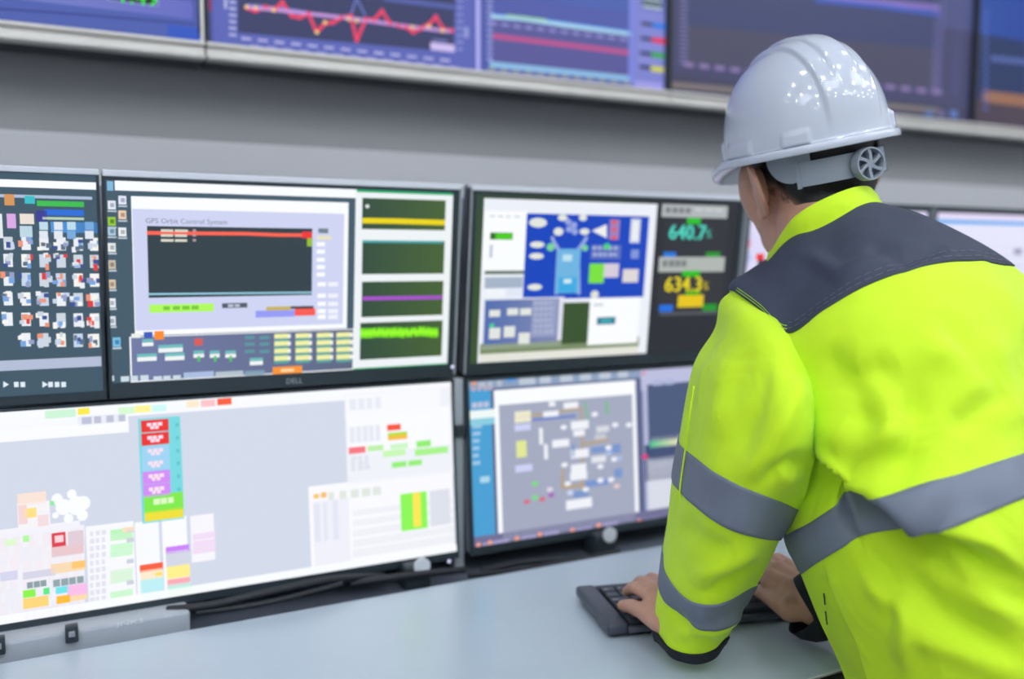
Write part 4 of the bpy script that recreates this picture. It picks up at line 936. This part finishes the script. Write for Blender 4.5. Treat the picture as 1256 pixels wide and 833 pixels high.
for an in (222, 318):
    a = R_(an); o = MB(); c = [((RB+.007)*math.cos(R_(an+q)), (RA+.007)*math.sin(R_(an+q))) for q in (-1.6, 1.6)]
    ci = [((RB+.002)*math.cos(R_(an+q)), (RA+.002)*math.sin(R_(an+q))) for q in (-1.6, 1.6)]
    vs = [hp(*c[0], -.016), hp(*c[1], -.016), hp(*c[1], -.052), hp(*c[0], -.052), hp(*ci[0], -.016), hp(*ci[1], -.016), hp(*ci[1], -.052), hp(*ci[0], -.052)]
    o.add(vs, [[0, 1, 2, 3], [7, 6, 5, 4], [0, 4, 5, 1], [1, 5, 6, 2], [2, 6, 7, 3], [3, 7, 4, 0]]).build('strap_edge', M['band'], hat)
KC = Vector((0.004, -(RA+.0075), -.036)); KR = .0215
def kpt(a, r, o_): return hp(KC.x+r*math.cos(a), KC.y-o_, KC.z+r*math.sin(a))
mb = MB(); n = 60; prof = [(KR*.9, 0), (KR, .002), (KR, .013), (KR*.97, .0155), (KR*.88, .0155), (KR*.86, .014), (KR*.84, .004), (0.0001, .004)]
vs = [kpt(2*math.pi*j/n, r*(1+(.012 if (j % 10) < 1 and 0 < q < 3 else 0)), o_) for q, (r, o_) in enumerate(prof) for j in range(n)]
fs = [[q*n+j, q*n+(j+1) % n, (q+1)*n+(j+1) % n, (q+1)*n+j] for q in range(len(prof)-1) for j in range(n)]
kn = mb.add(vs, fs).build('adjuster_wheel', M['band'], hat); smooth_by_angle(kn, 35)
vs = [kpt(2*math.pi*j/n, KR*.85, .0055) for j in range(n)]; build('wheel_recess', vs, [list(range(n))], M['knobdark'], kn)
hub = MB().tube([kpt(0, 0, .004), kpt(0, 0, .0135)], KR*.24, 24); smooth_by_angle(hub.build('wheel_hub', M['band'], kn), 40)
for k in range(6):
    a = 2*math.pi*k/6+.25; pts = [kpt(a+.28*t_, KR*(.2+.68*t_), 0) for t_ in np.linspace(0, 1, 7)]
    vs, fs = [], []; ax = -(HM @ Vector((0, 1, 0)))
    for i_, p in enumerate(pts):
        tdir = (pts[min(i_+1, 6)]-pts[max(i_-1, 0)]).normalized(); sd = tdir.cross(ax).normalized()*(KR*(.085+.06*abs(i_/6-.45)))
        vs += [p+sd+ax*.004, p+sd+ax*.0135, p-sd+ax*.0135, p-sd+ax*.004]
    for i_ in range(6):
        for q in range(4): fs.append([i_*4+q, i_*4+(q+1) % 4, (i_+1)*4+(q+1) % 4, (i_+1)*4+q])
    build('wheel_spoke', vs, fs, M['band'], kn)

# ------------------------------------------------------------------ the person's body: one continuous skin
bd = MB()
def he(c, r, rx=0.0, rz=0.0):
    B = HM @ (Matrix.Rotation(rz, 3, 'Z') @ Matrix.Rotation(rx, 3, 'X')); bd.ell(hd(*c), r, B, 32, 20)
he((0, -.004, .035), (.076, .096, .092)); he((0, -.03, .0), (.070, .066, .07)); he((0, .038, -.030), (.071, .058, .085)); he((0, .036, -.075), (.063, .054, .05), .2)
he((0, .074, -.106), (.026, .022, .02)); he((0, .086, .02), (.055, .013, .013)); he((.044, .06, -.025), (.027, .026, .026)); he((-.044, .06, -.025), (.027, .026, .026))
he((0, .092, -.066), (.026, .011, .011)); he((.031, .079, .0), (.014, .014, .012)); he((-.031, .079, .0), (.014, .014, .012)); he((.050, .018, -.07), (.018, .035, .036)); he((-.050, .018, -.07), (.018, .035, .036))
he((.040, .045, -.004), (.041, .045, .062)); he((-.040, .045, -.004), (.041, .045, .062))
bd.capsule(hd(0, .09, .008), hd(0, .112, -.034), .009, .013); bd.capsule(hd(-.012, .1, -.036), hd(.012, .1, -.036), .008, .008)
nb = Vector(P(1022, 322, 1.20))
bd.capsule(hd(0, -.012, -.03), nb, .060, .066, 28); bd.capsule(hd(0, .01, -.06), nb+Vector(FDIR)*.03, .052, .058, 24)
for s in (-1, 1):                                        # ears: rim, bowl and lobe
    pts = []
    for k in range(15):
        a = R_(-95+k*18.5); pts.append((s*(.088+.008*math.sin(a)-.010*math.cos(a)*-1), -.006-.021*math.cos(a), -.002+.034*math.sin(a)))
    for p, q in zip(pts[:-1], pts[1:]): bd.capsule(hd(*p), hd(*q), .0042, .0042, 8)
    he((s*.080, .002, -.001), (.011, .018, .03), 0, s*.4); he((s*.083, .002, -.034), (.006, .010, .011)); he((s*.089, -.007, .0), (.006, .016, .030), 0, s*.55)
# trunk and hidden limbs
shL = Vector(P(945, 430, 1.09)); hipc = Vector(P(1262, 850, .985)); chest = Vector(P(1090, 450, 1.06)); tr_ = Vector((FDIR[1], -FDIR[0], 0))
bd.capsule(nb, chest, .06, .09, 24); bd.capsule(chest, hipc, .085, .08, 24); bd.capsule(nb, shL, .045, .040, 20); bd.capsule(nb, shR, .045, .04, 20); bd.capsule(shL, chest, .04, .07, 20); bd.capsule(shR, chest, .04, .07, 20)
bd.capsule(chest+tr_*.05, hipc+tr_*.05, .08, .075, 20); bd.capsule(chest-tr_*.03, hipc-tr_*.05, .075, .075, 20)
elL = Vector(P(905, 640, 1.075)); wrL = Vector(PZ(838, 773, .793))
bd.capsule(shL, elL, .040, .038, 20); bd.capsule(elL, wrL, .040, .027, 20); bd.capsule(shR, elbR, .04, .04, 20); bd.capsule(elbR, wristR, .04, .027, 20)
feet = []
for s in (-1, 1):
    h_ = hipc+tr_*s*.075; kn_ = h_+tr_*s*.01+Vector((0, .02, 0)); kn_.z = .46; an_ = kn_-Vector(FDIR)*.05; an_.z = .09
    bd.capsule(h_, kn_, .074, .055, 20); bd.capsule(kn_, an_, .053, .036, 20); bd.capsule(an_, an_+Vector(FDIR)*.13-Vector((0, 0, .045)), .036, .03, 16); feet.append((h_, kn_, an_))
# hands
def hand(wr, mcp, pip, tip, cmc, tmcp, tip_t, thick=1.0):
    M_ = [Vector(PZ(*q)) for q in mcp]; rr = [.0098, .0098, .0092, .0082]
    for q in M_: bd.capsule(wr, q, .021*thick, .0125*thick, 14)
    for q, q2 in zip(M_[:-1], M_[1:]): bd.capsule(q-Vector((0, 0, .003)), q2-Vector((0, 0, .003)), .0115, .0115, 12)
    bd.capsule(wr*.5+M_[0]*.5, wr*.5+M_[3]*.5, .0175*thick, .016*thick, 14)
    for m_, p_, t_, r_ in zip(M_, pip, tip, rr):
        p_ = Vector(PZ(*p_)); t_ = Vector(PZ(*t_)); dp = p_*.48+t_*.52+Vector((0, 0, .004))
        bd.capsule(m_, p_, r_*1.08, r_, 14); bd.capsule(p_, dp, r_, r_*.9, 14); bd.capsule(dp, t_, r_*.9, r_*.78, 14)
    c, m2_, t_ = Vector(PZ(*cmc)), Vector(PZ(*tmcp)), Vector(PZ(*tip_t)); ip = m2_*.45+t_*.55+Vector((0, 0, .003))
    bd.capsule(wr, c, .019, .0145*thick, 14); bd.capsule(c, m2_, .0145*thick, .0122, 14); bd.capsule(m2_, ip, .0115, .0105, 14); bd.capsule(ip, t_, .0105, .0085, 14)
    bd.capsule(c, M_[0], .012, .010, 12)
hand(wrL, [(799, 731, .812), (805, 724, .815), (815, 721, .812), (824, 723, .806)], [(783, 722, .810), (793, 715, .812), (806, 712, .81), (817, 715, .803)], [(769, 726, .787), (779, 718, .786), (793, 712, .786), (808, 712, .785)], (811, 765, .796), (790, 751, .796), (764, 743, .783))
hand(wristR, [(946, 712, .814), (955, 702, .819), (967, 699, .818), (980, 704, .812)], [(928, 696, .812), (936, 688, .813), (950, 686, .81), (965, 690, .803)], [(911, 697, .787), (917, 687, .786), (932, 681, .786), (950, 684, .785)], (970, 746, .797), (950, 737, .797), (922, 722, .784), 1.3)
def remesh(mb, name, voxel, iters, fac=.5, extra=None):
    o = build(name+'_raw', mb.v, mb.f, None)
    md = o.modifiers.new('r', 'REMESH'); md.mode = 'VOXEL'; md.voxel_size = voxel; md.adaptivity = 0
    sm = o.modifiers.new('s', 'SMOOTH'); sm.iterations = iters; sm.factor = fac
    dg = bpy.context.evaluated_depsgraph_get(); dg.update()
    me = bpy.data.meshes.new_from_object(o.evaluated_get(dg)); old = o.data; bpy.data.objects.remove(o); bpy.data.meshes.remove(old)
    return me
feetc = (feet[0][2]+feet[1][2])/2
bme = remesh(bd, 'body', .0026, 4)
porg = Vector((feetc.x, feetc.y, 0))
for v in bme.vertices: v.co -= porg
bme.materials.clear(); bme.materials.append(M['skin']); bme.polygons.foreach_set('use_smooth', [True]*len(bme.polygons)); bme.name = 'person'
person = bpy.data.objects.new('person', bme); COL.objects.link(person); person.location = porg
tag(person, 'person in a yellow hi-vis jacket leaning over the desk, typing with both hands', 'person')

# hair: close-cropped cap over the back of the skull, thinning to the nape
M['hair'] = mat('black_hair', (20, 18, 18), .55, noise=.3, nscale=300)
hm = MB(); vs, fs = [], []; nu_, nv_ = 90, 50
from mathutils.bvhtree import BVHTree
bvh = BVHTree.FromPolygons([v.co+porg for v in bme.vertices], [tuple(p.vertices) for p in bme.polygons])
def hair_pt(an, t):
    """an: 180 left, 270 back, 360 right; t: 0 crown .. 1 lower hairline"""
    side = abs(math.cos(an)); sb = math.sin(an)
    zl = -.082+.085*side**2.2 if sb < 0 else .003-.03*min(1, sb*4)
    z = .088*(1-t)+zl*t
    dr = HM @ Vector((math.cos(an), sb, 0)); o_ = hd(0, -.004, z)+dr*.25
    h_ = bvh.ray_cast(o_, -dr)
    q = max(z-.035, 0); rmax = 1/math.sqrt((math.cos(an)/.0765)**2+(sb/.0985)**2)*math.sqrt(max(.05, 1-(q/.093)**2))
    r_ = rmax if h_[0] is None else min((h_[0]-hd(0, -.004, z)).dot(dr), rmax)
    return hd(0, -.004, z)+dr*(r_+.0042*max(0, 1-t)**.5+.0006)
for i in range(nv_+1):
    for j in range(nu_+1): vs.append(hair_pt(R_(160+j/nu_*220), i/nv_))
for i in range(nv_):
    for j in range(nu_): fs.append([i*(nu_+1)+j, i*(nu_+1)+j+1, (i+1)*(nu_+1)+j+1, (i+1)*(nu_+1)+j])
hm.add(vs, fs)
for k in range(9000):                                    # short strands make the edge soft
    an = R_(random.uniform(160, 380)); t = random.random()**.5*1.12
    p = hair_pt(an, min(t, 1.22)); o_ = (p-hd(0, -.004, .0)).normalized(); dn = (HM @ Vector((0, -.2, -1))).normalized()
    ln = (.008 if t < .8 else .005)*random.uniform(.5, 1.2); e = p+o_*ln*.12+dn*ln; sd = o_.cross(dn).normalized()*.00035
    hm.add([p-o_*.002+sd, p-o_*.002-sd, e], [[0, 1, 2]])
hairo = hm.build('hair', M['hair'], person, True)
at_ = hairo.data.attributes.new('fade', 'FLOAT', 'POINT'); nb_ = (nu_+1)*(nv_+1)
at_.data.foreach_set('value', [float(i//(nu_+1))/nv_ if i < nb_ else 0.0 for i in range(len(hairo.data.vertices))])
nt = M['hair'].node_tree; hb_ = nt.nodes['Principled BSDF']; src = hb_.inputs['Base Color'].links[0].from_socket
an_ = nt.nodes.new('ShaderNodeAttribute'); an_.attribute_name = 'fade'; rp_ = nt.nodes.new('ShaderNodeMapRange'); rp_.interpolation_type = 'SMOOTHSTEP'
rp_.inputs[1].default_value = .86; rp_.inputs[2].default_value = 1.06; mx_ = nt.nodes.new('ShaderNodeMixRGB'); mx_.inputs[2].default_value = (*lin((150, 108, 90)), 1)
nt.links.new(an_.outputs['Fac'], rp_.inputs[0]); nt.links.new(rp_.outputs[0], mx_.inputs[0]); nt.links.new(src, mx_.inputs[1]); nt.links.new(mx_.outputs[0], hb_.inputs['Base Color'])

# trousers and shoes
tb = MB()
for h_, kn_, an_ in feet:
    tb.capsule(h_, kn_, .085, .068, 24); tb.capsule(kn_, an_+Vector((0, 0, .03)), .07, .055, 24)
tb.capsule(feet[0][0], feet[1][0], .086, .086, 24)
tme = remesh(tb, 'trousers', .006, 6)
def adopt(me, name, m, parent):
    for v in me.vertices: v.co -= wloc(parent)
    me.materials.clear(); me.materials.append(m); me.polygons.foreach_set('use_smooth', [True]*len(me.polygons)); me.name = name
    o = bpy.data.objects.new(name, me); COL.objects.link(o); o.parent = parent; return o
adopt(tme, 'trousers', M['trousers'], person)
for h_, kn_, an_ in feet:
    sb_ = MB(); fd = Vector(FDIR); a_ = Vector((an_.x, an_.y, .045)); sb_.capsule(a_-fd*.03, a_+fd*.15, .045, .04, 20); sb_.capsule(an_, a_, .048, .045, 16); B = Matrix((tr_, fd, Vector((0, 0, 1)))).transposed(); sb_.box(a_+fd*.06-Vector((0, 0, .035)), (.09, .29, .02), .008, B)
    adopt(remesh(sb_, 'shoe', .004, 4), 'shoe', M['shoe'], person)

# the jacket
jk = MB(); torso.shell(jk); sleeve.shell(jk); jk.v += []; k_ = len(jk.v); jk.v += rs.v; jk.f += [[i+k_ for i in q] for q in rs.f]; jk.m += rs.m
jacket = jk.build('jacket', M['hivis'], person, True); jacket['label'] = 'fluorescent yellow jacket with grey reflective bands and navy yoke'
torso.band(0, 2, .0022).build('yoke', M['navy'], jacket, True)['label'] = 'dark navy shoulder yoke'
torso.band(5, 6).build('reflective_band', M['reflect'], jacket, True)['label'] = 'grey reflective band round the back'
sleeve.band(4, 5).build('reflective_band', M['reflect'], jacket, True)['label'] = 'grey reflective band on the upper sleeve'
sleeve.band(7, 8).build('reflective_band', M['reflect'], jacket, True)['label'] = 'grey reflective band near the cuff'
sleeve.band(9, 10, .003).build('cuff', M['cuff'], jacket, True)['label'] = 'dark knitted cuff'
rc.build('cuff', M['cuff'], jacket, True)['label'] = 'dark knitted cuff'
for vv in (1.86, 1.93): torso.strip(vv, .15, 2.0, .0007, .0036).build('stitching', M['thread'], jacket)
for vv in (1.80, 1.92): torso.strip(vv, 2.0, 6.9, .0006, .0036, 2).build('stitching', M['threadgrey'], jacket)
# collar
col_rows = [
    [(943, 312, 1.235), (955, 290, 1.195), (972, 268, 1.165), (998, 250, 1.15), (1028, 236, 1.145), (1050, 229, 1.155), (1066, 229, 1.18), (1076, 238, 1.22)],
    [(942, 318, 1.236), (955, 300, 1.195), (974, 280, 1.162), (1000, 266, 1.143), (1032, 250, 1.135), (1056, 241, 1.148), (1072, 241, 1.178), (1081, 247, 1.22)],
    [(942, 324, 1.236), (957, 307, 1.195), (976, 294, 1.162), (1000, 285, 1.141), (1036, 267, 1.131), (1062, 255, 1.146), (1080, 252, 1.178), (1091, 256, 1.22)]]
collar = Cloth(col_rows, [.03, .035, .035], nu=12, nv=10, wr=.0015, seed=4, fdir=FDIR)
cm = MB(); i_ = collar.ring; nr, nc = i_.shape[:2]; inner = i_+(i_.mean(1, keepdims=True)-i_)*.05
vs = np.concatenate([i_[::-1], inner]).reshape(-1, 3); fs = [[a*nc+j, a*nc+(j+1) % nc, (a+1)*nc+(j+1) % nc, (a+1)*nc+j] for a in range(2*nr-1) for j in range(nc)]
cm.add(vs, fs).build('collar', M['hivis'], jacket, True)
# sleeve pocket welt and side pocket zip
pk = MB(); pts = [P(851, 474, 1.10), P(846, 510, 1.085), P(841, 548, 1.085), P(834, 600, 1.09), P(836, 612, 1.088)]
pk.tube(bez(pts), .0012, 8).build('sleeve_pocket_seam', M['hivis'], jacket, True)
zp = MB(); zpts = [P(1010.5, 728, 1.022), P(1012, 742, 1.02), P(1012.5, 750, 1.02), P(1014.5, 766, 1.02)]
for a_, b_ in ((0, 1), (2, 3)): zp.tube([zpts[a_], zpts[b_]], .0009, 6)
zp.build('pocket_zip', M['cuff'], jacket)
# ------------------------------------------------------------------ light and view
w = bpy.data.worlds.new('world'); SC.world = w; w.use_nodes = True; w.node_tree.nodes['Background'].inputs[0].default_value = (.9, .95, 1, 1); w.node_tree.nodes['Background'].inputs[1].default_value = .3
vs_ = SC.view_settings; vs_.view_transform = 'Standard'; vs_.look = 'None'; vs_.exposure = 0.0; vs_.gamma = 1.0; vs_.use_curve_mapping = False
